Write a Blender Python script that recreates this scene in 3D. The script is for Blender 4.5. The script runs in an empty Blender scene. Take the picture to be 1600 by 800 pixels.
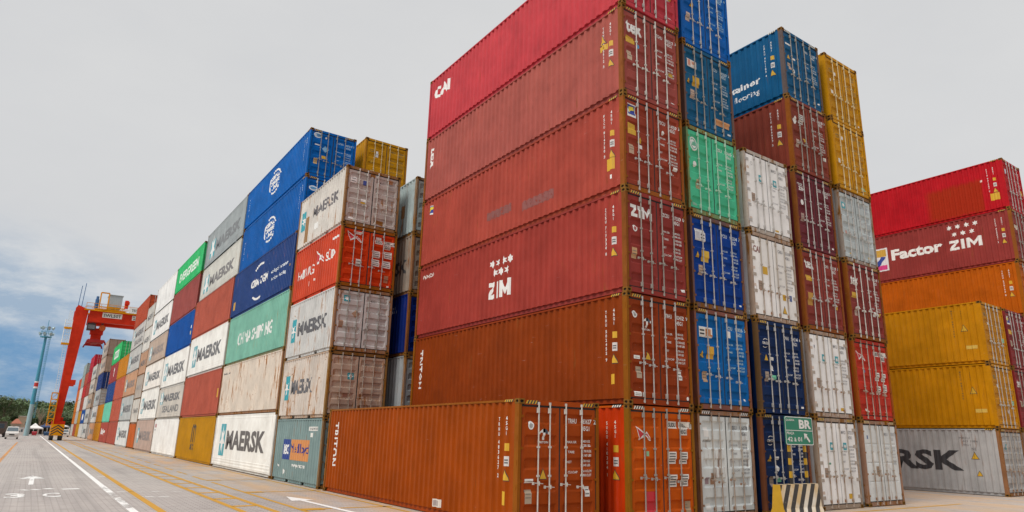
import bpy, bmesh, math, random
from mathutils import Vector, Matrix
random.seed(7)
scene = bpy.context.scene
COL = scene.collection
PI = math.pi
HC, ST = 2.896, 2.591
L40, L20, W = 12.192, 6.058, 2.438

# ------------------------------------------------------------------ helpers
def lin(c):
    c /= 255.0
    return c / 12.92 if c <= 0.04045 else ((c + 0.055) / 1.055) ** 2.4
def rgb(r, g, b, k=1.0):
    return (lin(r) * k, lin(g) * k, lin(b) * k)

class MB:
    def __init__(self): self.v = []; self.f = []; self.m = []
    def add(self, vs, fs, mi=0):
        o = len(self.v); self.v += [tuple(p) for p in vs]
        for f in fs: self.f.append([i + o for i in f]); self.m.append(mi)
    def box(self, x0, x1, y0, y1, z0, z1, mi=0):
        vs = [(x0,y0,z0),(x1,y0,z0),(x1,y1,z0),(x0,y1,z0),(x0,y0,z1),(x1,y0,z1),(x1,y1,z1),(x0,y1,z1)]
        self.add(vs, [(0,3,2,1),(4,5,6,7),(0,1,5,4),(1,2,6,5),(2,3,7,6),(3,0,4,7)], mi)
    def tube(self, a, b, r0, r1=None, n=8, mi=0, caps=True):
        r1 = r0 if r1 is None else r1
        a = Vector(a); b = Vector(b); d = (b - a).normalized()
        u = d.orthogonal().normalized(); w = d.cross(u)
        vs = []
        for p, r in ((a, r0), (b, r1)):
            for i in range(n):
                t = 2 * PI * i / n
                vs.append(p + u * (r * math.cos(t)) + w * (r * math.sin(t)))
        fs = [(i, (i + 1) % n, n + (i + 1) % n, n + i) for i in range(n)]
        if caps: fs += [tuple(range(n - 1, -1, -1)), tuple(range(n, 2 * n))]
        self.add(vs, fs, mi)
    def bar(self, a, b, w, h, mi=0):
        a = Vector(a); b = Vector(b); d = (b - a).normalized()
        up = Vector((0, 0, 1)) if abs(d.z) < .95 else Vector((0, 1, 0))
        s = d.cross(up).normalized(); t = s.cross(d)
        vs = []
        for p in (a, b):
            for i, j in ((-1,-1),(1,-1),(1,1),(-1,1)): vs.append(p + s * (i * w / 2) + t * (j * h / 2))
        self.add(vs, [(3,2,1,0),(4,5,6,7),(0,1,5,4),(1,2,6,5),(2,3,7,6),(3,0,4,7)], mi)
    def prism(self, prof, axis, a, b, mi=0, mi_cap=None):
        """prof: list of 2D points; extruded along axis 'x' (prof = y,z) or 'y' (prof = x,z)"""
        n = len(prof); vs = []
        for t in (a, b):
            for p in prof: vs.append((t, p[0], p[1]) if axis == 'x' else (p[0], t, p[1]))
        self.add(vs, [(i, (i + 1) % n, n + (i + 1) % n, n + i) for i in range(n)], mi)
        self.add(vs[:n], [tuple(range(n - 1, -1, -1))], mi if mi_cap is None else mi_cap)
        self.add(vs[n:], [tuple(range(n))], mi if mi_cap is None else mi_cap)
    def mesh(self, name, smooth=False):
        me = bpy.data.meshes.new(name); me.from_pydata(self.v, [], self.f)
        if any(self.m): me.polygons.foreach_set('material_index', self.m)
        if smooth: me.polygons.foreach_set('use_smooth', [True] * len(self.f))
        me.update(); return me

def fixn(me):
    bm = bmesh.new(); bm.from_mesh(me); bmesh.ops.recalc_face_normals(bm, faces=bm.faces); bm.to_mesh(me); bm.free(); return me

def obj(name, me, mats, parent=None, share=False):
    """link a mesh; materials sit on the object so that copies may share mesh data"""
    if isinstance(me, MB): me = fixn(me.mesh(name))
    if not isinstance(mats, (list, tuple)): mats = [mats]
    o = bpy.data.objects.new(name, me)
    while len(me.materials) < len(mats): me.materials.append(None)
    for i, m in enumerate(mats):
        o.material_slots[i].link = 'OBJECT'; o.material_slots[i].material = m
    COL.objects.link(o)
    if parent is not None: o.parent = parent
    return o
def tag(o, label=None, cat=None, group=None, kind=None):
    if label: o['label'] = label
    if cat: o['category'] = cat
    if group: o['group'] = group
    if kind: o['kind'] = kind
    return o
def empty(name, loc, label, cat, group=None, rz=0):
    o = bpy.data.objects.new(name, None); COL.objects.link(o)
    o.location = loc; o.rotation_euler = (0, 0, rz); o.empty_display_size = .2
    return tag(o, label, cat, group)

# ------------------------------------------------------------------ materials
class NT:
    def __init__(self, name):
        self.mat = bpy.data.materials.new(name); self.mat.use_nodes = True
        self.t = self.mat.node_tree; self.n = self.t.nodes
        self.b = self.n['Principled BSDF']
    def new(self, typ, **kw):
        nd = self.n.new(typ)
        for k, v in kw.items(): setattr(nd, k, v)
        return nd
    def link(self, a, b): self.t.links.new(a, b)
    def noise(self, vec, scale, detail=4, rough=.55, dist=0):
        nd = self.new('ShaderNodeTexNoise'); nd.inputs['Scale'].default_value = scale
        nd.inputs['Detail'].default_value = detail; nd.inputs['Roughness'].default_value = rough
        nd.inputs['Distortion'].default_value = dist
        if vec is not None: self.link(vec, nd.inputs['Vector'])
        return nd.outputs['Fac']
    def mapping(self, vec, scale=(1,1,1), loc=(0,0,0)):
        nd = self.new('ShaderNodeMapping'); nd.inputs['Scale'].default_value = scale; nd.inputs['Location'].default_value = loc
        self.link(vec, nd.inputs['Vector']); return nd.outputs['Vector']
    def rng(self, v, a, b, c=0., d=1.):
        nd = self.new('ShaderNodeMapRange'); nd.clamp = True
        for i, x in enumerate((a, b, c, d)): nd.inputs[i + 1].default_value = x
        self.link(v, nd.inputs[0]); return nd.outputs[0]
    def math(self, op, a, b=None):
        nd = self.new('ShaderNodeMath', operation=op)
        for i, x in enumerate((a, b)):
            if x is None: continue
            if isinstance(x, (int, float)): nd.inputs[i].default_value = x
            else: self.link(x, nd.inputs[i])
        return nd.outputs[0]
    def mix(self, fac, a, b, typ='MIX'):
        nd = self.new('ShaderNodeMix', data_type='RGBA', blend_type=typ)
        for i, x in ((0, fac), (6, a), (7, b)):
            if isinstance(x, (int, float)): nd.inputs[i].default_value = x
            elif isinstance(x, tuple): nd.inputs[i].default_value = (*x[:3], 1)
            else: self.link(x, nd.inputs[i])
        return nd.outputs[2]
    def bump(self, h, strength, dist=.02):
        nd = self.new('ShaderNodeBump'); nd.inputs['Strength'].default_value = strength; nd.inputs['Distance'].default_value = dist
        self.link(h, nd.inputs['Height']); self.link(nd.outputs[0], self.b.inputs['Normal'])

RUST = (.21, .075, .018)
OCHRE = (.24, .095, .006)
def paint(name, col, rust=.3, seed=0, rust_col=RUST, rough=.5, patch=None, wear=.12, metal=0):
    t = NT(name)
    tc = t.new('ShaderNodeTexCoord').outputs['Object']
    v = t.mapping(tc, loc=(seed * 3.7 % 50, seed * 5.3 % 50, seed * 2.9 % 50))
    wob = t.new('ShaderNodeVectorMath', operation='ADD'); wn = t.new('ShaderNodeTexNoise'); wn.inputs['Scale'].default_value = 1.1; wn.inputs['Detail'].default_value = 2; t.link(v, wn.inputs['Vector'])
    ws = t.new('ShaderNodeVectorMath', operation='SCALE'); t.link(wn.outputs['Color'], ws.inputs[0]); ws.inputs['Scale'].default_value = .10; t.link(tc, wob.inputs[0]); t.link(ws.outputs[0], wob.inputs[1])
    vs = t.mapping(wob.outputs[0], scale=(4.5, 4.5, .45), loc=(seed * 1.7 % 30, seed * 4.1 % 30, seed % 9))
    n1 = t.noise(v, .9, 5, .6)
    n2 = t.noise(vs, 1.6, 6, .62)
    n3 = t.noise(v, 7, 8, .68)
    n4 = t.noise(vs, 5.5, 5, .6)
    base = t.mix(t.rng(n1, .3, .7), tuple(c * .80 for c in col), tuple(min(c * 1.13, .92) for c in col))
    grey = sum(col) / 3
    fade = tuple(min(.9, c * .9 + grey * .10 + .012) for c in col)
    base = t.mix(t.math('MULTIPLY', t.rng(n4, .52, .74, 0, .55), t.rng(n1, .38, .62, .15, 1)), base, fade)                       # chalky vertical fading
    dark = tuple(c * .55 for c in col)
    base = t.mix(t.math('MULTIPLY', t.rng(n3, .58, .66), wear), base, dark)      # grime specks
    scr = t.noise(t.mapping(tc, scale=(2, .55, 9), loc=(seed, seed * .7 % 20, 3)), 3.1, 3, .5)
    base = t.mix(t.math('MULTIPLY', t.rng(scr, .73, .76), .5), base, tuple(min(.8, c * .7 + .2) for c in col))     # thin horizontal scrapes
    sm = t.noise(t.mapping(tc, scale=(1, .7, .55), loc=(seed * 2.3 % 40, seed % 13, 7)), 1.35, 7, .7)
    base = t.mix(t.rng(sm, .54, .72, 0, .42 * min(1, .5 + rust)), base, tuple(c * .58 + .006 for c in col))       # sooty grime blotches
    if patch:
        (x0, x1, z0, z1), pc = patch                                            # a repainted area with ragged edges
        sp = t.new('ShaderNodeSeparateXYZ'); t.link(tc, sp.inputs[0])
        wob = t.math('MULTIPLY', t.math('SUBTRACT', t.noise(t.mapping(tc, scale=(1, 1, .3)), 4, 3), .5), .5)
        y = t.math('ADD', sp.outputs['Y'], t.math('MULTIPLY', wob, .25)); z = t.math('ADD', sp.outputs['Z'], wob)
        f = t.math('MULTIPLY', t.rng(y, x0 - .05, x0 + .05), t.rng(y, x1 - .2, x1 + .2, 1, 0))
        f = t.math('MULTIPLY', f, t.math('MULTIPLY', t.rng(z, z0 - .1, z0 + .1), t.rng(z, z1 - .1, z1 + .15, 1, 0)))
        base = t.mix(f, base, pc)
    if rust > 0:
        th = .70 - .19 * rust
        st = t.math('MULTIPLY', t.rng(t.math('ADD', n2, t.math('MULTIPLY', t.math('SUBTRACT', n1, .5), .55)), th - .02, th + .12), min(1, .45 + rust * .75))
        sp2 = t.math('MULTIPLY', t.rng(t.math('ADD', n3, t.math('MULTIPLY', t.math('SUBTRACT', n1, .5), .5)), th + .08, th + .14), min(1, .5 + rust))
        m = t.math('MAXIMUM', st, sp2)
        rc = t.mix(t.rng(n4, .35, .65), tuple(c * .55 for c in rust_col), tuple(c * 1.35 for c in rust_col))
        base = t.mix(m, base, rc)
        t.link(t.rng(m, 0, 1, rough, .85), t.b.inputs['Roughness'])
    else: t.b.inputs['Roughness'].default_value = rough
    t.link(base, t.b.inputs['Base Color'])
    t.b.inputs['Metallic'].default_value = metal
    t.b.inputs['Specular IOR Level'].default_value = .09
    hb = t.math('ADD', t.math('MULTIPLY', t.noise(v, 1.7, 3), 1.6), t.math('MULTIPLY', n3, .06))
    t.bump(hb, .35, .03)
    return t.mat
def plain(name, col, rough=.55, metal=0, var=.12, emit=0):
    t = NT(name)
    tc = t.new('ShaderNodeTexCoord').outputs['Object']
    n = t.noise(tc, 6, 5, .6)
    t.link(t.mix(t.rng(n, .3, .7), tuple(c * (1 - var) for c in col), tuple(min(.95, c * (1 + var)) for c in col)), t.b.inputs['Base Color'])
    t.b.inputs['Roughness'].default_value = rough; t.b.inputs['Metallic'].default_value = metal
    return t.mat
_pm = {}
def ink(c, worn=.35):
    """printed or stuck-on film: slightly chipped, so that it looks weathered"""
    key = ('ink', c, worn)
    if key not in _pm:
        t = NT('ink')
        tc = t.new('ShaderNodeTexCoord').outputs['Object']
        n = t.noise(tc, 9, 7, .7); s = t.noise(t.mapping(tc, scale=(7, 7, .6)), 2, 5, .6)
        a = t.mix(t.rng(s, .45, .7, 0, .45), c, tuple(x * .72 + .03 for x in c))
        t.link(a, t.b.inputs['Base Color']); t.b.inputs['Roughness'].default_value = .5
        if worn > 0:
            t.link(t.rng(n, .25 + .10 * worn, .29 + .10 * worn, 0, 1), t.b.inputs['Alpha'])
        _pm[key] = t.mat
    return _pm[key]
WHITE = (.78, .78, .76); BLACK = (.03, .03, .035); YEL = (.62, .36, .015); TEAL = (.02, .33, .40); GREYT = (.10, .10, .105)
STEEL = plain('galvanised_steel', (.44, .42, .40), .5, .25, .25)
STEEL2 = paint('dull_steel', (.33, .31, .28), .35, 8, RUST, .6); STEEL3 = plain('pale_steel', (.55, .54, .50), .5, .1, .2)
STEELR = paint('rusting_steel', (.42, .37, .32), .75, 3, RUST, .6)
RUBBER = plain('black_rubber', (.022, .022, .024), .8)
CASTING = paint('casting_steel', (.22, .105, .02), .7, 5, (.16, .06, .012), .75)
DARK = plain('dark_void', (.012, .011, .010), .9)

# ------------------------------------------------------------------ container meshes (shared, materials per object)
_mc = {}
def cached(key, fn):
    if key not in _mc: _mc[key] = fixn(fn().mesh('_'.join(str(k) for k in key)))
    return _mc[key]
PER = .278
def corr_breaks(L):
    """[(y, depth)] along a corrugated side: flat first panel at the door end"""
    pts = [(.17, .0), (.30, 0)]
    y = .30; n = int((L - .17 - .30) / PER)
    p = (L - .17 - .30) / n
    for i in range(n):
        pts += [(y + .19 * p, .046), (y + .49 * p, .046), (y + .68 * p, 0), (y + p, 0)]
        y += p
    return pts
def interp(pts, y):
    if y <= pts[0][0]: return pts[0][1]
    for a, b in zip(pts, pts[1:]):
        if y <= b[0]:
            return a[1] + (b[1] - a[1]) * (y - a[0]) / max(1e-9, b[0] - a[0])
    return pts[-1][1]
def m_side(kind, L, H, right):
    mb = MB(); X = (lambda d: W - d) if right else (lambda d: d)
    if kind == 'dry':
        pts = corr_breaks(L); z0, z1 = .150, H - .07
        vs = []
        for y, d in pts: vs += [(X(.008 + d), y, z0), (X(.008 + d), y, z1)]
        mb.add(vs, [(2 * i, 2 * i + 2, 2 * i + 3, 2 * i + 1) for i in range(len(pts) - 1)])
        # closing lips, hidden in the lee of the rails
        vs = []
        for y, d in pts: vs += [(X(.008 + d), y, z0), (X(.135), y, z0)]
        mb.add(vs, [(2 * i, 2 * i + 1, 2 * i + 3, 2 * i + 2) for i in range(len(pts) - 1)])
    else:
        prof = [(.150, .012), (.20, .012), (.21, .004), (.26, .004), (.27, .012), (.34, .012), (.35, .004), (.40, .004), (.41, .012), (.48, .012), (.49, .004), (.53, .004), (.54, .012),
                (H - .22, .012), (H - .21, .005), (H - .17, .005), (H - .16, .012), (H - .07, .012)]
        vs = []
        for z, d in prof: vs += [(X(d), .17, z), (X(d), L - .17, z)]
        mb.add(vs, [(2 * i, 2 * i + 2, 2 * i + 3, 2 * i + 1) for i in range(len(prof) - 1)])
        n = int(L / 1.02)
        for i in range(1, n):                       # riveted panel seams
            y = .17 + (L - .34) * i / n
            if right: mb.box(W - .012, W - .009, y - .025, y + .025, .56, H - .24)
            else: mb.box(.009, .012, y - .025, y + .025, .56, H - .24)
    return mb
def m_casting():
    mb = MB(); a, b, c = .162, .178, .118
    def face(o, u, v, lu, lv, n):
        o, u, v, n = map(Vector, (o, u, v, n)); hu, hv = (.062, .036) if lu > lv else (.040, .036)
        cu, cv = lu / 2, lv / 2
        P = lambda s, t, d=0: o + u * s + v * t - n * d
        out = [P(0,0), P(lu,0), P(lu,lv), P(0,lv)]
        k = 10; ring = []; rin = []
        for i in range(k):
            th = 2 * PI * (i + .5) / k; s, t = cu + hu * math.cos(th) * .9, cv + hv * math.sin(th)
            ring.append(P(s, t)); rin.append(P(s, t, .03))
        # rectangle-to-ring bridge
        vs = out + ring + rin; fs = []
        ang = lambda p: math.atan2((p - P(cu, cv)).dot(v), (p - P(cu, cv)).dot(u)) % (2 * PI)
        ca = [ang(p) for p in out]
        for i in range(k):
            j = (i + 1) % k
            mid = (2 * PI * (i + 1) / k) % (2 * PI)
            q = min(range(4), key=lambda w: min(abs(ca[w] - mid), 2 * PI - abs(ca[w] - mid)))
            fs.append((4 + i, 4 + j, q))
        for q in range(4):                          # fill between corners
            q2 = (q + 1) % 4
            best = None
            for i in range(k):
                pq = min(range(4), key=lambda w: min(abs(ca[w] - (2*PI*i/k) % (2*PI)), 2*PI - abs(ca[w] - (2*PI*i/k) % (2*PI))))
                nq = min(range(4), key=lambda w: min(abs(ca[w] - (2*PI*(i+1)/k) % (2*PI)), 2*PI - abs(ca[w] - (2*PI*(i+1)/k) % (2*PI))))
                if pq == q and nq == q2: best = i
            if best is not None: fs.append((4 + best, q2, q))
        fs += [(4 + i, 4 + k + i, 4 + k + (i + 1) % k, 4 + (i + 1) % k) for i in range(k)]
        mb.add(vs, fs, 0); mb.add(rin, [tuple(range(k))], 1)
    face((0,0,0), (1,0,0), (0,0,1), a, c, (0,-1,0))
    face((0,b,0), (0,-1,0), (0,0,1), b, c, (-1,0,0))
    face((a,0,0), (0,1,0), (0,0,1), b, c, (1,0,0))
    face((a,b,0), (-1,0,0), (0,0,1), a, c, (0,1,0))
    mb.add([(0,0,0),(a,0,0),(a,b,0),(0,b,0),(0,0,c),(a,0,c),(a,b,c),(0,b,c)], [(0,3,2,1),(4,5,6,7)])
    return mb
def m_post(H, back):
    mb = MB()
    if back: mb.box(0, .13, -.13, 0, .118, H - .118)
    else:
        pr = [(0, .004), (.078, .004), (.078, .07), (.055, .07), (.055, .168), (0, .168)]
        n = len(pr); vs = [(x, y, .118) for x, y in pr] + [(x, y, H - .118) for x, y in pr]
        mb.add(vs, [(i, (i + 1) % n, n + (i + 1) % n, n + i) for i in range(n)])
        for k in range(5):                           # hinge lugs on the outer face
            z = .35 + k * (H - .75) / 4
            mb.box(-.006, -.0005, .05, .075, z, z + .10)
    return mb
def m_toprail(L, H):
    mb = MB(); mb.box(.0, .06, .178, L - .178, H - .072, H - .022); return mb
def m_base(L, H, pockets):
    mb = MB()
    for s in (0, 1):
        f = (lambda x: W - x) if s else (lambda x: x)
        a, b = .178, L - .178
        segs = [(a, b)]
        if pockets:
            c = L / 2; segs = [(a, c - 1.2), (c - .85, c + .85), (c + 1.2, b)]
        for p, q in segs:
            x0, x1 = sorted((f(.085), f(.13))); mb.box(x0, x1, p, q, .024, .149)
            x0, x1 = sorted((f(.065), f(.085))); mb.box(x0, x1, p, q, .024, .040)
    mb.box(.135, W - .135, .18, L - .18, .10, .148)
    return mb
def m_header(H):
    mb = MB(); mb.box(.158, W - .158, .012, .10, H - .132, H - .018); return mb
def m_sill():
    mb = MB(); mb.box(.158, W - .158, .012, .10, .020, .150); return mb
def m_roof(L, H):
    mb = MB(); pts = []; y = .15; 
    n = int((L - .3) / .42)
    vs = []
    for i in range(n + 1):
        y = .15 + (L - .3) * i / n; z = H - .02 if i % 2 else H - .045
        vs += [(.06, y, z), (W - .06, y, z)]
    mb.add(vs, [(2*i, 2*i+1, 2*i+3, 2*i+2) for i in range(n)])
    return mb
def m_end(L, H):
    mb = MB(); mb.box(.13, W - .13, L - .07, L - .03, .12, H - .05); return mb
def m_gasket(H):
    mb = MB(); 
    z0, z1 = .151, H - .133
    mb.box(.079, LEAF[0][0] + .02, .038, .075, z0, z1); mb.box(LEAF[1][1] - .02, W - .079, .038, .075, z0, z1); mb.box(LEAF[0][1] - .02, LEAF[1][0] + .02, .038, .075, z0, z1)
    mb.box(LEAF[0][0] + .021, LEAF[0][1] - .021, .038, .075, z1 - .06, z1); mb.box(LEAF[1][0] + .021, LEAF[1][1] - .021, .038, .075, z1 - .06, z1)
    mb.box(LEAF[0][0] + .021, LEAF[0][1] - .021, .038, .075, z0, z0 + .05); mb.box(LEAF[1][0] + .021, LEAF[1][1] - .021, .038, .075, z0, z0 + .05)
    mb.box(.079, W - .079, .082, .09, z0, z1); return mb
GZ0, GZ1 = .182, .178          # door leaf bottom, gap below the top
def door_prof(kind, H):
    """(z, depth) up a door leaf: recessed swages between flat bands"""
    z0, z1 = GZ0, H - GZ1; p = [(z0, 0)]
    if kind == 'dry':
        n = 5; sp = (z1 - z0) / n
        for i in range(n):
            c = z0 + sp * (i + .5)
            p += [(c - .135, 0), (c - .085, .042), (c + .085, .042), (c + .135, 0)]
    elif kind == 'flat4':
        n = 4; sp = (z1 - z0) / n
        for i in range(1, n):
            c = z0 + sp * i
            p += [(c - .035, 0), (c - .02, .018), (c + .02, .018), (c + .035, 0)]
    p.append((z1, 0)); return p
LEAF = ((.108, 1.196), (1.242, W - .108))
def m_door(kind, H, side):
    mb = MB(); a, b = LEAF[side]; z0, z1 = GZ0, H - GZ1; Y = .030; m = .075
    if kind == 'reefer':
        mb.box(a, b, Y - .012, Y + .03, z0, z1)
    else:
        pr = door_prof(kind, H)
        xs = [(a, 0), (a + m, 0), (a + m + .05, 1), (b - m - .05, 1), (b - m, 0), (b, 0)]
        vs = [(x, Y + d * k, z) for z, d in pr for x, k in xs]
        n = len(xs)
        mb.add(vs, [(r * n + i, r * n + i + 1, (r + 1) * n + i + 1, (r + 1) * n + i) for r in range(len(pr) - 1) for i in range(n - 1)])
        mb.add([(a,Y,z0),(a,Y+.03,z0),(a,Y+.03,z1),(a,Y,z1)], [(0,1,2,3)]); mb.add([(b,Y,z0),(b,Y+.03,z0),(b,Y+.03,z1),(b,Y,z1)], [(0,3,2,1)])
    return mb
ROD_X = ((.55, .925), (1.415, 1.86))
def m_rod(H):
    mb = MB(); 
    mb.tube((0, 0, .05), (0, 0, H - .06), .0175, n=8)
    for z in (.06, H - .12): mb.box(-.028, .028, -.005, .028, z, z + .06)           # cams and keepers
    for z in (.20, H - .31): mb.box(-.05, .012, -.020, .022, z, z + .12)
    for z in (H * .40, H * .62, ): mb.box(-.034, .034, -.022, .022, z, z + .045)
    return mb
def m_handle():
    mb = MB()
    mb.bar((-.17, -.028, .012), (.05, -.028, 0), .016, .018)
    mb.bar((.0, -.028, 0), (.13, -.022, -.012), .014, .015)
    mb.box(-.17, -.13, -.040, .0, -.03, .030); mb.box(-.01, .02, -.048, -.01, -.045, .045)
    return mb
def m_hinge(big):
    mb = MB()
    if big: mb.box(0, .19, 0, .018, 0, .10); mb.tube((.0, .0, -.01), (.0, .0, .11), .016, n=6)
    else: mb.box(0, .085, .0, .016, 0, .055); mb.tube((.0, .004, -.03), (.0, .004, .085), .013, n=6)
    return mb
def m_haz_front(H):
    mb = MB()
    for x0 in (.19, W - .19 - .34):
        for i in range(4):
            x = x0 + i * .085
            mb.add([(x, .0085, H - .11), (x + .042, .0085, H - .11), (x + .085, .0085, H - .03), (x + .043, .0085, H - .03)], [(0,1,2,3)], 0)
            mb.add([(x + .042, .0085, H - .11), (x + .085, .0085, H - .11), (x + .128, .0085, H - .03), (x + .085, .0085, H - .03)], [(0,1,2,3)], 1)
    return mb
def m_haz_side(H):
    mb = MB()
    for i in range(4):
        y = .60 - i * .085; X = -.003
        mb.add([(X, y, H - .07), (X, y - .042, H - .07), (X, y - .085, H - .014), (X, y - .043, H - .014)], [(0,1,2,3)], 0)
        mb.add([(X, y - .042, H - .07), (X, y - .085, H - .07), (X, y - .128, H - .014), (X, y - .085, H - .014)], [(0,1,2,3)], 1)
    return mb

# ------------------------------------------------------------------ decals (lettering and marks laid on the pressed steel)
_txt = {}
def text_tris(s, bold, spacing=1.0):
    key = (s, bold, spacing)
    if key not in _txt:
        cu = bpy.data.curves.new('t', 'FONT'); cu.body = s; cu.size = 1; cu.offset = bold; cu.resolution_u = 2
        cu.space_character = spacing
        o = bpy.data.objects.new('t', cu)
        me = bpy.data.meshes.new_from_object(o)
        me.calc_loop_triangles()
        vs = [(v.co.x, v.co.y) for v in me.vertices]; tr = [tuple(t.vertices) for t in me.loop_triangles]
        bpy.data.objects.remove(o); bpy.data.curves.remove(cu); bpy.data.meshes.remove(me)
        if vs:
            x0 = min(v[0] for v in vs); y0 = min(v[1] for v in vs); x1 = max(v[0] for v in vs); y1 = max(v[1] for v in vs)
            vs = [(v[0] - x0, v[1] - y0) for v in vs]
        else: x0 = y0 = 0; x1 = y1 = 1
        _txt[key] = (vs, tr, x1 - x0, y1 - y0)
    return _txt[key]
class Flat:
    """2D drawing: triangles with a colour index"""
    def __init__(self): self.p = []; self.cols = []
    def ci(self, c):
        if c not in self.cols: self.cols.append(c)
        return self.cols.index(c)
    def tri(self, a, b, c, col, lvl=0): self.p.append(((a, b, c), self.ci(col), lvl))
    def poly(self, pts, col, lvl=0):                       # convex or star-shaped about its middle
        cx = sum(p[0] for p in pts) / len(pts); cy = sum(p[1] for p in pts) / len(pts)
        for a, b in zip(pts, pts[1:] + pts[:1]): self.tri((cx, cy), a, b, col, lvl)
        return self
    def rect(self, x, y, w, h, col, lvl=0): return self.poly([(x, y), (x + w, y), (x + w, y + h), (x, y + h)], col, lvl)
    def ell(self, x, y, rx, ry, col, lvl=0, n=14, hole=0):
        P = lambda t, k: (x + rx * k * math.cos(t), y + ry * k * math.sin(t))
        for i in range(n):
            a, b = 2 * PI * i / n, 2 * PI * (i + 1) / n
            if hole: self.tri(P(a, 1), P(b, 1), P(b, hole), col, lvl); self.tri(P(a, 1), P(b, hole), P(a, hole), col, lvl)
            else: self.tri((x, y), P(a, 1), P(b, 1), col, lvl)
        return self
    def arc(self, x, y, r, w, a0, a1, col, lvl=0, n=8, ky=1):
        P = lambda t, k: (x + k * math.cos(t), y + ky * k * math.sin(t))
        for i in range(n):
            a = a0 + (a1 - a0) * i / n; b = a0 + (a1 - a0) * (i + 1) / n
            self.tri(P(a, r), P(b, r), P(b, r - w), col, lvl); self.tri(P(a, r), P(b, r - w), P(a, r - w), col, lvl)
        return self
    def star(self, x, y, r, n, col, k=.42, lvl=0):
        return self.poly([(x + (r if i % 2 == 0 else r * k) * math.sin(PI * i / n), y + (r if i % 2 == 0 else r * k) * math.cos(PI * i / n)) for i in range(2 * n)], col, lvl)
    def text(self, s, x, y, col, w=None, h=None, bold=.0, lvl=0, rot=0, spacing=1.0, shear=0, anchor='l'):
        vs, tr, tw, th = text_tris(s, bold, spacing)
        if h is None: sc = w / tw; sx = sy = sc
        elif w is None: sx = sy = h / th
        else: sx, sy = w / tw, h / th
        ox = -tw * sx / 2 if anchor == 'c' else 0
        pts = [((vx * sx + ox + shear * vy * sy), vy * sy) for vx, vy in vs]
        c, s_ = math.cos(rot), math.sin(rot)
        pts = [(x + px * c - py * s_, y + px * s_ + py * c) for px, py in pts]
        for t in tr: self.tri(pts[t[0]], pts[t[1]], pts[t[2]], col, lvl)
        return self
    def stack(self, s, x, y, col, h, bold=.02, pitch=1.35, wid=.62):
        for ch in s:                                        # letters standing one below the other
            if ch != ' ': self.text(ch, x, y - h, col, w=(h * wid * (.25 if ch in '1I' else 1)), h=h, bold=bold, anchor='c')
            y -= h * pitch * (1 if ch != ' ' else .55)
        return self
    def build(self, name, breaks, axis, place, parent, worn=.35):
        bm = bmesh.new()
        ext = [q[axis] for (t, _, _) in self.p for q in t]
        lo, hi = min(ext), max(ext)
        lay = bm.faces.layers.int.new('lvl')
        for tr, ci, lvl in self.p:
            f = bm.faces.new([bm.verts.new((q[0], q[1], 0)) for q in tr]); f.material_index = ci; f[lay] = lvl
        no = (1, 0, 0) if axis == 0 else (0, 1, 0)
        for br in breaks:
            if lo < br < hi:
                bmesh.ops.bisect_plane(bm, geom=bm.verts[:] + bm.edges[:] + bm.faces[:], plane_co=(br if axis == 0 else 0, br if axis == 1 else 0, 0), plane_no=no, dist=1e-5)
        for f in bm.faces:
            k = .004 + .0035 * f[lay]
            for v in f.verts: v.tag = False
        done = set()
        for f in bm.faces:
            k = .004 + .0035 * f[lay]
            for v in f.verts:
                if v not in done: done.add(v); v.co = place(v.co.x, v.co.y, k)
        me = bpy.data.meshes.new(name); bm.to_mesh(me); bm.free()
        return obj(name, me, [ink(c, worn) for c in self.cols], parent)

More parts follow.
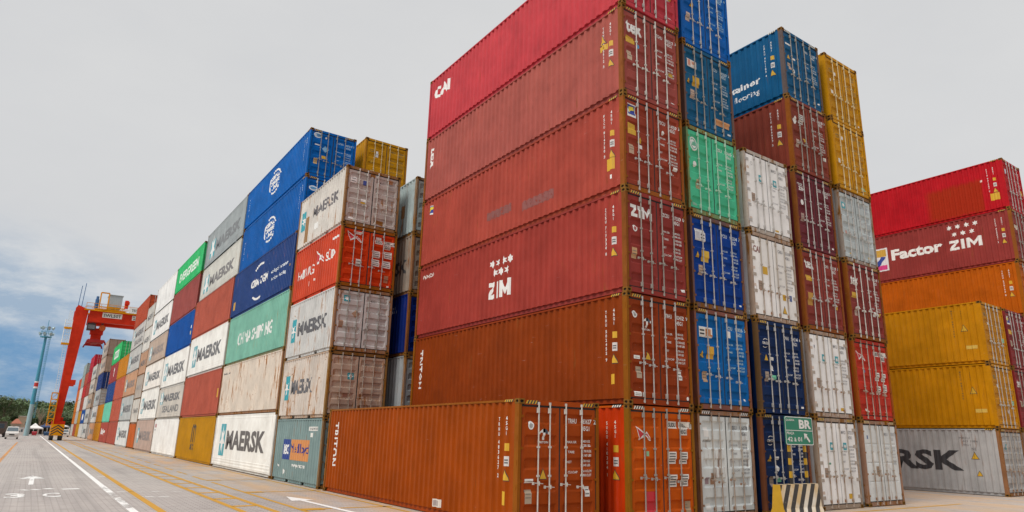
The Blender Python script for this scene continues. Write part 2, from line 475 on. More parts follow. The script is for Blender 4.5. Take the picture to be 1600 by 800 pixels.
# ------------------------------------------------------------------ the container
SEED = [0]; PK = .84
class Box:
    def __init__(self, label, X, Y, Z, col, L=L40, H=HC, kind='dry', rust=.3, frust=None, detail=2, fcol=None, rod=None, door=None, patch=None, rough=.5, wear=.12, name=None, big_hinge=False, rustcol=RUST, haz=False, group='stacked shipping containers', wall=None, postcol=OCHRE, railrust=False):
        SEED[0] += 1; s = SEED[0]; col = tuple(c * PK for c in col) if max(col) - min(col) > .22 else col; wall = tuple(c * PK for c in wall) if wall and max(wall) - min(wall) > .22 else wall
        rnd = random.Random(s)
        jx, jy = rnd.uniform(-.012, .012), rnd.uniform(-.03, .03)
        self.L, self.H, self.kind = L, H, kind
        self.dk = door or ('reefer' if kind == 'reefer' else 'dry')
        nm = name or ('refrigerated_container' if kind == 'reefer' else 'shipping_container')
        r = self.r = empty(nm, (X + jx, Y + jy, Z), label, 'container', group)
        frust = rust if frust is None else frust
        P = paint('container_paint', col, rust, s, rustcol, rough, patch, wear)
        WP = paint('wall_paint', wall, rust, s, rustcol, rough, patch, wear) if wall else P
        kq = rnd.uniform(.12, .42); fcol = fcol or (tuple(a * kq + b * (1 - kq) * rnd.uniform(.8, 1.1) for a, b in zip(col, postcol)) if frust >= .44 else col)
        F = paint('frame_paint', fcol, frust, s + 40, postcol, .6)
        self.P, self.F = P, F
        ck = 'c' if kind == 'dry' else 'r'
        obj('side_wall', cached((kind, 'side', L, H, 0), lambda: m_side(kind, L, H, False)), WP, r)
        obj('side_wall', cached((kind, 'side', L, H, 1), lambda: m_side(kind, L, H, True)), P, r)
        obj('roof_panel', cached(('roof', L, H), lambda: m_roof(L, H)), P, r)
        obj('end_wall', cached(('end', L, H), lambda: m_end(L, H)), P, r)
        pk = L == L20
        obj('base_frame', cached(('base', L, H, pk), lambda: m_base(L, H, pk)), F if detail < 2 else P, r)
        rail = cached(('rail', L, H), lambda: m_toprail(L, H))
        a = obj('top_rail', rail, F if railrust else P, r)
        b = obj('top_rail', rail, P, r); b.matrix_parent_inverse = Matrix.Translation((W - .06, 0, 0))
        fp = cached(('post', H, 0), lambda: m_post(H, False)); bp = cached(('post', H, 1), lambda: m_post(H, True))
        o = obj('corner_post', fp, F, r)
        o = obj('corner_post', fp, F, r); o.location = (W, 0, 0); o.scale = (-1, 1, 1)
        o = obj('corner_post', bp, F, r); o.location = (0, L, 0)
        o = obj('corner_post', bp, F, r); o.location = (W - .13, L, 0)
        cm = cached(('casting',), m_casting)
        for x in (-.004, W - .158):
            for y in (-.004, L - .174):
                for z in (0, H - .118):
                    if detail == 0 and (x > 0): continue
                    o = obj('corner_casting', cm, [CASTING if frust > .2 else F, DARK], r); o.location = (x, y, z)
        obj('door_header', cached(('header', H), lambda: m_header(H)), F if frust > .75 else P, r)
        obj('door_sill', cached(('sill',), m_sill), F if frust > .6 else P, r)
        obj('door_gasket', cached(('gasket', H), lambda: m_gasket(H)), RUBBER, r)
        RM = rod or rnd.choice((STEEL, STEEL, STEEL2, STEEL3)); rj = [rnd.uniform(-.03, .03) for _ in range(4)]; hz = rnd.uniform(-.09, .09)
        for i in (0, 1):
            d = obj('door', cached((self.dk, 'door', H, i), lambda: m_door(self.dk, H, i)), P, r)
            if detail < 2: 
                if detail == 1:
                    for x in ROD_X[i]:
                        q = obj('lock_rod', cached(('rod', H), lambda: m_rod(H)), RM, d); q.location = (x, -.004, 0)
                continue
            for k, x in enumerate(ROD_X[i]):
                q = obj('lock_rod', cached(('rod', H), lambda: m_rod(H)), RM, d); x += rj[2 * i + k]; q.location = (x, -.004, 0)
                h = obj('door_handle', cached(('handle',), m_handle), RM, d)
                h.location = (x, -.004, hz + (1.02, .98, 1.0, .92)[2 * i + k] * H / HC + rnd.uniform(-.03, .03))
            nh = 5 if big_hinge else 4
            for k in range(nh):
                g = obj('hinge', cached(('hinge', big_hinge), lambda: m_hinge(big_hinge)), RM if big_hinge else F, d)
                z = .33 + k * (H - .75) / (nh - 1)
                g.location = (.055, .006, z)
                if i: g.location = (W - .055, .006, z); g.scale = (-1, 1, 1)
        if haz:
            YL = ink(haz if isinstance(haz, tuple) else YEL, .2); BK = ink(BLACK, .2)
            obj('hazard_stripes', cached(('hazf', H), lambda: m_haz_front(H)), [YL, BK], r)
            obj('hazard_stripes', cached(('hazs', H), lambda: m_haz_side(H)), [YL, BK], r)
        # drape functions
        if kind == 'dry':
            self.cb = [(y, d) for y, d in corr_breaks(L)]
            self.sbreaks = [L - y for y, _ in self.cb]
            self.splace = lambda s_, t, k: (.008 + interp(self.cb, L - s_) - k, L - s_, t)
        else:
            self.sbreaks = []; self.splace = lambda s_, t, k: (.008 - k, L - s_, t)
        if self.dk != 'reefer':
            pr = door_prof(self.dk, H)
            self.dbreaks = [z for z, _ in pr]
            def dp(s_, t, k):
                d = interp(pr, t); a, b = LEAF[0] if s_ < 1.22 else LEAF[1]
                e = min(s_ - a, b - s_); f = max(0, min(1, (e - .075) / .05))
                return (s_, .030 + d * f - k, t)
            self.dplace = dp
        else:
            self.dbreaks = []; self.dplace = lambda s_, t, k: (s_, .018 - k, t)
    def side(self, fl, name='lettering', worn=.35): return fl.build(name, self.sbreaks, 0, self.splace, self.r, worn)
    def front(self, fl, name='lettering', worn=.25): return fl.build(name, self.dbreaks, 1, self.dplace, self.r, worn)

# ------------------------------------------------------------------ marks used on many containers
def side_codes(c, num, code='45G1', col=WHITE, yel=True, extra=(), sc=1.0):
    L, H = c.L, c.H
    c.side(Flat().stack(num, L - .80, H - .42, col, .085 * sc).stack(code, L - .50, H - .40, col, .085 * sc), 'lettering')
    if yel:
        c.side(Flat().rect(L - .56, H - 1.18, .13, .17, YEL), 'sticker')
        c.side(Flat().rect(L - .57, H - 1.52, .14, .22, (.62, .60, .58)).rect(L - .55, H - 1.46, .10, .03, GREYT, 1).rect(L - .55, H - 1.40, .10, .03, GREYT, 1), 'sticker')
        c.side(warn(L - .52, H - 1.72, .13), 'warning_triangle')
    for e in extra: c.side(e, 'sticker')
def warn(x, y, r, col=YEL):
    return Flat().poly([(x - r, y - r), (x + r, y - r), (x, y + r * 1.1)], BLACK).poly([(x - r * .82, y - r * .88), (x + r * .82, y - r * .88), (x, y + r * .84)], col, 1)
def num_block(c, a, b, chk, code, col=WHITE, box=None, z=None):
    H = c.H; z = H - .52 if z is None else z
    f = Flat().text(a, 1.50, z, col, w=.27, h=.115, bold=.02).text(b, 1.905, z, col, w=.33, h=.115, bold=.02).text(chk, 2.285, z, col, h=.115, bold=.02).text(code, 1.905, z - .165, col, w=.24, h=.11, bold=.02)
    if box:
        g = Flat().rect(1.47, z - .035, .33, .18, box).rect(1.88, z - .035, .38, .18, box).rect(1.88, z - .20, .29, .16, box).rect(2.265, z - .035, .09, .18, box)
        c.front(g, 'sticker')
        for i, (t, ci, l) in enumerate(f.p): f.p[i] = (t, ci, 2)
    c.front(f, 'lettering')
def data_block(c, col=WHITE, z=None, rows=4):
    H = c.H; z = H - .98 if z is None else z
    f = Flat(); names = ['MAX.GR', 'TARE', 'NET', 'CU.CAP'][:rows]
    va = [('30.480 KGS', '67.200 LBS'), ('3.700 KGS', '8.160 LBS'), ('26.780 KGS', '59.040 LBS'), ('76.4 CU.M', '2.700 CU.FT')]
    for i, n in enumerate(names):
        y = z - i * .23
        f.text(n, 1.47, y, col, w=.05 * len(n), h=.055, bold=.015)
        f.text(va[i][0], 1.905, y + .02, col, w=.30, h=.06, bold=.02).text(va[i][1], 1.905, y - .075, col, w=.30, h=.06, bold=.02)
    c.front(f, 'lettering')
def plate(c, x=.20, z=1.25, col=(.42, .33, .24)):
    rq = random.Random(SEED[0] * 7); z += rq.uniform(-.10, .10); x += rq.uniform(0, .05)
    c.front(Flat().rect(x, z, .19, .30, col).rect(x + .02, z + .2, .15, .02, (.2, .17, .14), 1).rect(x + .02, z + .12, .15, .02, (.2, .17, .14), 1), 'data_plate')
def stick(c, x, z, w, h, col=WHITE, lines=0):
    rq = random.Random(hash((round(x * 100), round(z * 100), SEED[0]))); x += rq.uniform(-.03, .03); z += rq.uniform(-.05, .05)
    f = Flat().rect(x, z, w, h, col)
    for i in range(lines): f.rect(x + w * .12, z + h * (i + .6) / (lines + .6), w * .76, h * .10, GREYT, 1)
    return c.front(f, 'sticker')
def disc(c, x, z, r, col=WHITE, hole=0, inner=None):
    f = Flat().ell(x, z, r, r * 1.15, col, hole=hole)
    if inner: f.ell(x, z, r * .55, r * .7, inner, 1)
    return c.front(f, 'sticker')
def tri(c, x, z, r=.14): return c.front(warn(x, z, r), 'warning_triangle')
def star_sq(c, x, z, w=.22, side=False, h=None, starcol=WHITE):
    h = h or w
    f = Flat().rect(x, z, w, h, TEAL).star(x + w / 2, z + h / 2, min(w, h) * .44, 7, starcol, .45, 1)
    return (c.side if side else c.front)(f, 'emblem')
def maersk(c, s0, s1, z, h, col=BLACK, star=True, text='MAERSK', sw=None, worn=.35, starw=None, second=None):
    """teal star block and black lettering along the side, s from the far end"""
    sw = starw or (s1 - s0) * .115
    if star:
        f = Flat().rect(s0, z - h * .35, sw, h * 1.7, TEAL)
        f.p_star = None
        x, y = s0 + sw / 2, z + h * .5; r = sw * .52
        pts = [(x + (r if i % 2 == 0 else r * .42) * math.sin(PI * i / 7), y + (r if i % 2 == 0 else r * .42) * math.cos(PI * i / 7) * 1.5) for i in range(14)]
        f.poly(pts, WHITE, 1)
        c.side(f, 'emblem', worn)
    x0 = s0 + (sw + .35 if star else 0)
    f = Flat().text(text, x0, z, col, w=s1 - x0, h=h, bold=.04)
    if second: f.text(second, x0, z - h * 1.45, col, w=s1 - x0, h=h * .9, bold=.02)
    c.side(f, 'lettering', worn)
def zim_stars(f, x, y, r, gap, col, rows=(4, 3), dx=.5):
    for j, n in enumerate(rows):
        for i in range(n): f.star(x + gap * (i + dx * j), y - j * gap * .95, r, 6, col, .52)
    return f
def zim(f, x, y, w, h, col, lvl=0):
    z = w * .30; t = h * .26
    f.poly([(x, y + h), (x + z, y + h), (x + z, y + h - t), (x, y + h - t)], col, lvl).poly([(x, y), (x + z, y), (x + z, y + t), (x, y + t)], col, lvl)
    f.poly([(x + z - w * .12, y + h - t), (x + z, y + h - t), (x + w * .12, y + t), (x, y + t)], col, lvl)
    f.rect(x + w * .36, y, w * .11, h, col, lvl)
    m = x + w * .53
    f.rect(m, y, w * .11, h, col, lvl).rect(x + w * .89, y, w * .11, h, col, lvl)
    c = (m + w * .11 + x + w * .89) / 2
    f.poly([(m + w * .11, y + h), (m + w * .11, y + h * .62), (c, y + h * .12), (c, y + h * .5)], col, lvl).poly([(x + w * .89, y + h), (x + w * .89, y + h * .62), (c, y + h * .12), (c, y + h * .5)], col, lvl)
    return f
def hs_flag(c, x, z, w, side=False):
    k = w
    f = Flat().poly([(x, z + .62 * k), (x + .62 * k, z + .30 * k), (x + .55 * k, z + .18 * k), (x + .22 * k, z)], WHITE)
    f.poly([(x + .52 * k, z + .25 * k), (x + .66 * k, z + .40 * k), (x + k, z), (x + .9 * k, z - .02 * k)], WHITE)
    R = (.50, .02, .03)
    f.poly([(x + .06 * k, z + .54 * k), (x + .50 * k, z + .28 * k), (x + .36 * k, z + .20 * k), (x + .23 * k, z + .08 * k)], R, 1)
    f.poly([(x + .60 * k, z + .26 * k), (x + .68 * k, z + .32 * k), (x + .9 * k, z + .04 * k)], R, 1)
    (c.side if side else c.front)(f, 'emblem')
def cma(c, x, z, w, side=False, col=WHITE):
    f = Flat().text('CMA CGM', x, z, col, w=w, h=w * .26, bold=.03)
    f.arc(x + w * .5, z + w * .13, w * .52, w * .07, PI * .30, PI * .75, col, ky=.8).arc(x + w * .5, z + w * .13, w * .52, w * .07, PI * 1.30, PI * 1.72, col, ky=.8)
    (c.side if side else c.front)(f, 'lettering')
def triton_t(c, x, z, k):
    f = Flat().poly([(x, z + .55 * k), (x + .42 * k, z + .85 * k), (x + .62 * k, z + .85 * k), (x + .62 * k, z + .55 * k)], WHITE)
    f.rect(x + .40 * k, z, .22 * k, .85 * k, WHITE, 0).poly([(x, z + .55 * k), (x + .16 * k, z + .55 * k), (x + .08 * k, z + .38 * k)], WHITE)
    f.poly([(x + .62 * k, z + .85 * k), (x + .86 * k, z + .70 * k), (x + .86 * k, z + .45 * k), (x + .62 * k, z + .5 * k)], (.05, .07, .10)).rect(x + .88 * k, z + .42 * k, .12 * k, .2 * k, WHITE)
    f.text('TRITON', x - .03 * k, z - .26 * k, WHITE, w=1.05 * k, h=.17 * k, bold=.03)
    c.front(f, 'emblem')
def florens(put, x, z, w):
    f = Flat().rect(x, z, w, w * 1.15, WHITE).rect(x + w * .08, z + w * .2, w * .84, w * .87, (.01, .04, .32), 1)
    f.poly([(x + w * .25, z + w * .95), (x + w * .80, z + w * 1.0), (x + w * .85, z + w * .68), (x + w * .5, z + w * .62), (x + w * .2, z + w * .3)], (.75, .62, .03), 2)
    put(f, 'emblem')

# ================================================================== THE FRONT BLOCK (tall stacks on the photo's right half)
# columns run along X (pitch 2.86); long sides run along Y; doors face -Y
P1, P2, P3, P4, P5, P6 = -3.05, 0.0, 2.86, 5.72, 8.60, 11.46
t = lambda k: HC * k

# ---- column 1: the single orange container
c = Box('orange container alone on the ground at the front, lettering on its long side', P1, .41, 0, rgb(170, 72, 18), rust=.12, frust=.55, haz=True, wall=rgb(160, 71, 6), railrust=True)
side_codes(c, 'TRHU 483627 2', extra=[Flat().rect(11.52, .52, .17, .30, YEL), Flat().rect(8.30, .20, .40, .20, (.7, .66, .6)).rect(8.34, .23, .1, .14, (.35, .3, .3), 1).rect(8.5, .23, .1, .14, (.35, .3, .3), 1)])
c.side(Flat().text('TRITON', .66, 2.42, WHITE, w=1.52, h=.25, bold=.03, rot=-PI / 2, spacing=1.1), 'lettering', .1)
num_block(c, 'TRHU', '483627', '2', '45G1'); data_block(c)
disc(c, .37, 2.30, .085, WHITE, inner=(.35, .35, .35)); triton_t(c, .60, 1.98, .30); tri(c, .73, 1.22, .12)
stick(c, .22, 1.03, .24, .09, WHITE, 1); plate(c, .22, .62); stick(c, 2.02, .72, .15, .23, WHITE, 2)

# ---- column 2: the six-high stack whose long sides face the camera
c = Box('bright orange container with a red and white flag emblem on its door', P2, 0, 0, rgb(202, 88, 8), rust=.12, frust=.5, haz=(.8, .78, .7), wall=rgb(204, 60, 12))
side_codes(c, 'SUDU 410384 1', col=(.75, .72, .62)); hs_flag(c, .28, 2.02, .56)
num_block(c, 'SUDU', '410384', '1', '45G1', BLACK, box=(.68, .64, .58))
for x, z in ((1.42, 1.42), (1.88, 1.42), (1.42, .92), (1.88, .92)): stick(c, x, z, .30, .30, (.74, .72, .68), 4)
stick(c, .60, 1.63, .10, .12, (.25, .48, .28)); c.front(Flat().rect(.57, -.0 + .17, .40, .62, (.55, .015, .03)), 'sticker'); plate(c, 2.0, .30, (.35, .25, .15))
c = Box('dark orange container directly above the flag-emblem container', P2, 0, t(1), rgb(150, 60, 20), rust=.16, frust=.55, haz=True, wall=rgb(142, 60, 10), wear=.25)
side_codes(c, 'TRHU 502452 9', extra=[Flat().rect(11.52, .52, .17, .26, YEL)])
c.side(Flat().text('TRITON', .58, 2.38, WHITE, w=1.50, h=.26, bold=.03, rot=-PI / 2, spacing=1.1), 'lettering', .1)
num_block(c, 'TRHU', '502452', '9', '45G1'); data_block(c)
disc(c, .31, 2.33, .085, WHITE, inner=(.3, .3, .3)); triton_t(c, .60, 2.02, .30); tri(c, .76, 1.28, .12)
stick(c, .24, 1.14, .22, .09, WHITE, 1); plate(c, .30, .74); stick(c, .26, .23, .26, .12, WHITE, 2); disc(c, 2.25, .24, .045); stick(c, 1.93, .70, .14, .24, WHITE, 2)
c = Box('maroon red container with seven white stars above a big word on its long side', P2, 0, t(2), rgb(152, 60, 54), rust=.15, frust=.55, haz=True, wall=rgb(166, 64, 54))
side_codes(c, 'ZCSU 717330 0')
c.side(zim(zim_stars(Flat(), 5.62, 2.02, .15, .36, WHITE), 5.42, .78, 1.32, .58, WHITE), 'emblem', .25)
c.side(Flat().text('WOODO', .42, 2.38, (.7, .62, .58), w=.95, h=.16, bold=.04), 'lettering', .5)
c.front(zim(Flat(), .22, 2.12, .80, .36, WHITE), 'emblem'); num_block(c, 'ZCSU', '717330', '0', '45G1'); data_block(c)
disc(c, .36, 1.80, .085, WHITE, inner=(.4, .1, .1)); plate(c, .22, 1.02, (.55, .32, .15)); stick(c, 2.12, .28, .14, .08)
c = Box('brick red container with a blue and yellow square emblem on its door', P2, 0, t(3), rgb(160, 68, 48), rust=.2, frust=.65, haz=True, wall=rgb(176, 76, 62), wear=.2)
side_codes(c, 'FSCU 814750 3', extra=[Flat().rect(11.46, .70, .30, .36, YEL), Flat().rect(11.60, .42, .08, .12, WHITE)])
florens(c.side, .66, 2.22, .34)
c.side(Flat().rect(5.2, .80, 1.5, .30, (.22, .06, .05)).rect(7.3, .62, 1.7, .32, (.24, .065, .055)), 'paint_patch', 1.4)
florens(c.front, .18, 2.22, .34); num_block(c, 'FSCU', '814750', '3', '45G1'); data_block(c)
c.front(Flat().rect(.18, 1.68, .32, .34, YEL), 'sticker'); tri(c, .66, 1.60, .10); stick(c, .62, 1.36, .16, .12); plate(c, .18, 1.08, (.5, .33, .22)); disc(c, 1.62, 2.10, .055); stick(c, 2.02, 1.05, .18, .10)
c = Box('faded rose red container with white three-letter serif style word high on its door', P2, 0, t(4), rgb(164, 80, 72), rust=.22, frust=.6, haz=True, wall=rgb(178, 92, 82), wear=.3)
side_codes(c, 'TGHU 905512 3', extra=[Flat().rect(11.2, 1.72, .34, .18, YEL), warn(11.34, 2.08, .15)])
c.side(Flat().text('tex', .48, 2.44, WHITE, w=.98, h=.30, bold=.03, rot=-PI / 2), 'lettering', .2)
c.front(Flat().text('tex', .18, 2.06, WHITE, w=.66, h=.42, bold=.04), 'lettering'); num_block(c, 'TGHU', '905512', '3', '45G1'); data_block(c)
c.front(Flat().rect(.16, 1.70, .36, .22, YEL), 'sticker'); disc(c, .66, 1.70, .06, (.05, .3, .55)); plate(c, .22, 1.12, (.55, .40, .28)); stick(c, 2.05, .25, .12, .06); c.front(Flat().rect(1.95, 1.18, .18, .12, YEL), 'sticker')
c = Box('crimson container at the very top of the six-high corner stack', P2, 0, t(5), rgb(196, 62, 74), rust=.08, frust=.25, haz=True, wall=rgb(204, 68, 76))
side_codes(c, 'CAIU 808114 6')
c.side(Flat().text('CAI', .46, 1.80, WHITE, w=1.30, h=.54, bold=.05), 'lettering', .2)
num_block(c, 'CAIU', '808114', '6', '45G1'); data_block(c); c.front(Flat().rect(1.88, 1.00, .30, .40, YEL), 'sticker'); stick(c, 2.05, .28, .12, .07)

# ---- column 3
c = Box('pale rusty container at ground level to the right of the flag emblem', P3, .2, 0, rgb(212, 218, 218), rust=.45, frust=.85, rod=STEELR, haz=(.75, .72, .68), wear=.3)
num_block(c, 'MSKU', '126078', '1', '4561', (.12, .13, .15)); data_block(c, (.25, .26, .28)); stick(c, .24, 2.12, .20, .26, WHITE); stick(c, .24, .86, .15, .18, (.3, .22, .25)); plate(c, .46, .80, (.35, .2, .12)); stick(c, .2, .26, .22, .16, (.7, .7, .68)); c.front(Flat().text('WATERBASED', .22, 2.02, GREYT, w=.35, h=.05), 'lettering')
c = Box('sky blue rusted container with a white and orange label on its door', P3, .2, t(1), rgb(6, 104, 178), rust=.4, frust=.85, haz=True, wear=.35)
c.front(Flat().rect(.20, 2.05, .58, .30, (.75, .74, .70)).text('PIL', .48, 2.09, (.55, .18, .02), w=.30, h=.21, bold=.05, lvl=1).rect(.23, 2.12, .2, .05, BLACK, 1).rect(.23, 2.22, .2, .05, BLACK, 1), 'sticker')
num_block(c, 'PCIU', '910826', '5', '45G1', (.55, .72, .78)); data_block(c, (.45, .65, .72))
c.front(Flat().rect(.52, 1.44, .30, .36, (.66, .36, .02)), 'sticker'); tri(c, .30, 1.56, .11); plate(c, .28, .78, (.5, .33, .2)); stick(c, 1.50, 2.12, .12, .2); stick(c, 2.1, .30, .08, .06)
c = Box('deep royal blue container between the sky blue one and the mint green one', P3, .2, t(2), rgb(2, 62, 150), rust=.12, frust=.85, haz=True)
c.front(Flat().rect(.22, 2.06, .46, .36, (.72, .72, .72)).rect(.27, 2.12, .16, .22, (.5, .5, .55), 1).rect(.47, 2.14, .17, .04, GREYT, 1).rect(.47, 2.24, .17, .04, GREYT, 1), 'sticker')
num_block(c, 'PCIU', '905354', '7', '45G1', (.6, .7, .8)); data_block(c, (.5, .62, .75)); tri(c, .30, 1.62, .10); c.front(Flat().rect(.48, 1.44, .34, .34, (.66, .42, .03)), 'sticker'); plate(c, .30, .92, (.5, .36, .25)); stick(c, 2.14, .24, .10, .05)
c = Box('mint green container with a round white emblem high on its door', P3, .2, t(3), rgb(84, 204, 158), rust=.16, frust=.9, rod=plain('green_rod', (.35, .55, .42), .5))
f = Flat().ell(.36, 2.30, .19, .24, (.78, .80, .78)); f.ell(.36, 2.30, .15, .19, (.12, .42, .28), 1, hole=.82).poly([(.26, 2.22), (.46, 2.22), (.44, 2.40), (.30, 2.36)], (.12, .42, .28), 1)
c.front(f, 'emblem'); num_block(c, 'EISU', '123045', '2', '4561', (.75, .82, .75)); data_block(c, (.7, .8, .72)); disc(c, .36, 1.62, .08); plate(c, .40, .78, (.45, .35, .2)); stick(c, .2, .22, .2, .1, (.2, .4, .28))
c = Box('steel blue container with a hanging orange-brown piece, below the topmost royal blue one', P3, .2, t(4), rgb(20, 94, 136), rust=.18, frust=.45, haz=True, wear=.35)
c.front(Flat().rect(.22, 2.08, .44, .30, (.72, .68, .64)).rect(.26, 2.12, .12, .22, (.6, .25, .18), 1).rect(.44, 2.20, .18, .10, (.62, .3, .2), 1), 'sticker')
num_block(c, 'PCIU', '840250', '2', '45G1', (.5, .62, .7)); data_block(c, (.55, .64, .7)); c.front(Flat().rect(.46, 1.46, .32, .34, YEL), 'sticker'); tri(c, .26, 1.58, .09); plate(c, .28, .94, (.5, .36, .28))
c.front(Flat().rect(1.50, .42, .72, .20, (.62, .30, .12)), 'hanging_piece_decal', .6); stick(c, 2.1, .2, .16, .06, (.6, .66, .7))  # orange-brown piece hanging at the doors, built only as a flat decal
c = Box('bright royal blue container at the top beside the crimson one', P3, .2, t(5), rgb(0, 98, 184), rust=.08, frust=.35, haz=True)
num_block(c, 'TCLU', '620118', '4', '45G1', (.4, .66, .8)); data_block(c, (.35, .6, .75)); tri(c, .60, 1.62, .11); plate(c, .28, .98, (.55, .42, .34)); stick(c, .22, 2.2, .4, .2, (.45, .6, .7), 2)

# ---- column 4
NAVY = rgb(8, 38, 82)
c = Box('navy blue container at ground level behind the green sign', P4, .2, 0, NAVY, rust=.1, frust=.45, haz=True)
cma(c, .28, 2.06, .34); num_block(c, 'CMAU', '503416', '8', '45G1', (.75, .76, .78)); data_block(c, (.7, .72, .75)); tri(c, .36, 1.60, .11); stick(c, .62, 1.56, .18, .10, WHITE, 1); disc(c, .70, 1.30, .08); stick(c, .60, .94, .26, .13, (.16, .62, .38), 1); plate(c, .26, .80, (.36, .26, .2)); stick(c, 2.12, .22, .14, .06)
c = Box('navy blue container one tier above the green sign, topped by a white one', P4, .2, t(1), NAVY, rust=.1, frust=.45, haz=True)
cma(c, .28, 2.12, .34); num_block(c, 'CMAU', '534514', '6', '45G1', (.75, .76, .78)); data_block(c, (.7, .72, .75)); tri(c, .42, 1.72, .11); stick(c, .64, 1.66, .18, .10, WHITE, 1); disc(c, .72, 1.40, .08); stick(c, .62, 1.02, .26, .14, (.16, .62, .38), 1); plate(c, .30, .90, (.36, .28, .22)); stick(c, 2.12, .24, .14, .06)
def reefer_front(c, stars=True, num=('MWCU', '677213', '1', '45R1')):
    num_block(c, *num, (.25, .25, .27)); data_block(c, (.35, .35, .37))
    for k in range(4): stick(c, .10, .45 + k * .58, .13, .09, (.62, .5, .42))
    if stars:
        for x in (.76, 1.56): 
            star_sq(c, x, 1.86, .20, h=.24); c.front(Flat().text('MAERSK', x - .01, 1.79, GREYT, w=.22, h=.04), 'lettering')
    plate(c, .30, .98, (.34, .24, .18))
c = Box('white container with dark red lettering on its left door leaf, above the navy pair', P4, .2, t(2), rgb(240, 238, 233), kind='reefer', rust=.16, frust=.8, rod=STEELR, big_hinge=True, postcol=(.23, .10, .022))
reefer_front(c, False, ('CAIU', '553184', '0', '45R1')); c.front(Flat().text('CAI', .17, 2.20, (.22, .05, .04), w=.34, h=.22, bold=.02), 'lettering'); c.front(Flat().rect(.60, 1.52, .26, .26, YEL), 'sticker'); stick(c, 1.60, .78, .18, .2, YEL); stick(c, 1.98, .80, .14, .2, (.08, .12, .3)); tri(c, 1.66, .46, .13)
c = Box('white container with two teal star squares, topmost of the four-high stack beside the green one', P4, .2, t(3), rgb(242, 242, 240), kind='reefer', rust=.12, frust=.8, rod=STEEL, big_hinge=True, postcol=(.23, .10, .022))
reefer_front(c); disc(c, .40, 2.42, .055, (.3, .3, .3), hole=.8); stick(c, 1.5, .24, .2, .06, YEL)

# ---- column 5
c = Box('white container with two teal star squares, at ground level right of the green sign', P5, .2, 0, rgb(240, 240, 238), kind='reefer', rust=.14, frust=.85, rod=STEELR, big_hinge=True, postcol=(.24, .11, .03), haz=True)
reefer_front(c); stick(c, .5, 1.35, .2, .06, (.1, .3, .2)); stick(c, 1.62, .36, .2, .16, YEL)
c = Box('white container with two pale star squares, directly above the ground one by the sign', P5, .2, t(1), rgb(238, 239, 238), kind='reefer', rust=.16, frust=.85, rod=STEELR, big_hinge=True, postcol=(.24, .11, .03))
reefer_front(c, True, ('MWCU', '529884', '0', '45R1')); stick(c, 1.62, .24, .2, .10, YEL); stick(c, .3, 2.30, .05, .09, (.05, .06, .12))
c = Box('red brown container with a yellow square, right of the white one with red lettering', P5, .2, t(2), rgb(146, 62, 54), rust=.16, frust=.7, haz=True)
c.front(Flat().text('tex', .22, 2.16, WHITE, w=.52, h=.34, bold=.03), 'lettering'); num_block(c, 'TGHU', '943110', '7', '45G1'); data_block(c); c.front(Flat().rect(.22, 1.72, .36, .20, YEL), 'sticker'); c.front(Flat().rect(.26, .86, .30, .44, (.5, .26, .03)), 'sticker'); stick(c, 2.0, .9, .14, .16, YEL)
c = Box('dark maroon container with small white stars on its door, right of the topmost white one', P5, .2, t(3), rgb(104, 40, 48), rust=.1, frust=.45, haz=True)
c.front(zim(zim_stars(Flat(), .26, 2.42, .04, .09, WHITE), .26, 2.14, .36, .14, WHITE), 'emblem'); num_block(c, 'ZCSU', '838261', '5', '45G1'); data_block(c); disc(c, .40, 1.70, .09); plate(c, .26, .96, (.4, .26, .22)); stick(c, 2.12, .26, .12, .06)
c = Box('brown container beneath the blue one lettered in white on its side', P5, .2, t(4), rgb(128, 58, 44), rust=.16, frust=.55, haz=True)
side_codes(c, 'FCIU 806633 5'); num_block(c, 'FCIU', '806633', '5', '45G1'); data_block(c); c.front(Flat().poly([(.22, 2.0), (.36, 1.82), (.50, 2.0), (.36, 2.18)], WHITE), 'sticker'); stick(c, .62, 1.94, .30, .36, (.74, .70, .66), 4); plate(c, .26, 1.0, (.5, .36, .3)); stick(c, .80, 1.26, .16, .16, YEL); stick(c, 2.1, .8, .16, .16, (.7, .68, .62), 2)
c = Box('teal blue container with white words on its side, topmost of its stack', P5, .2, t(5), rgb(16, 92, 138), rust=.14, frust=.5, haz=(.75, .72, .6), wear=.3)
side_codes(c, 'CMAU 461183 4', yel=True)
c.side(Flat().text('container', 8.95, 1.02, WHITE, w=2.18, h=.27, bold=.03).text('bamboo flooring', 8.55, .52, WHITE, w=2.5, h=.30, bold=.01), 'lettering', .1)
num_block(c, 'CMAU', '461183', '4', '45G1', (.65, .74, .8)); data_block(c, (.6, .7, .76)); tri(c, .34, 1.76, .11); plate(c, .28, 1.22, (.5, .38, .3)); disc(c, .62, 1.22, .08); stick(c, .20, 2.3, .40, .07); stick(c, .55, 1.76, .22, .08); disc(c, 2.2, .35, .05)

# ---- column 6
c = Box('pale grey rusty container at ground level on the right end of the front block', P6, .2, 0, rgb(216, 220, 220), rust=.34, frust=.95, rod=STEELR, door='flat4', haz=(.7, .5, .2), wear=.3)
num_block(c, 'MSKU', '772013', '8', '45G1', (.35, .36, .38)); data_block(c, (.4, .42, .44), rows=3); stick(c, .60, 1.52, .20, .28, (.8, .82, .82)); stick(c, .28, 2.26, .08, .12, (.08, .14, .3)); plate(c, .72, .98, (.35, .24, .16))
c = Box('orange red container with white flag emblem, above the pale grey one on the right', P6, .2, t(1), rgb(200, 54, 36), rust=.14, frust=.6, rod=STEELR)
hs_flag(c, .22, 2.12, .56); num_block(c, 'SUDU', '553120', '3', '45G1', BLACK, box=(.7, .66, .62))
for x, z in ((1.40, 1.45), (1.86, 1.45), (1.40, .98), (1.86, .98)): stick(c, x, z, .28, .30, (.74, .72, .68), 3)
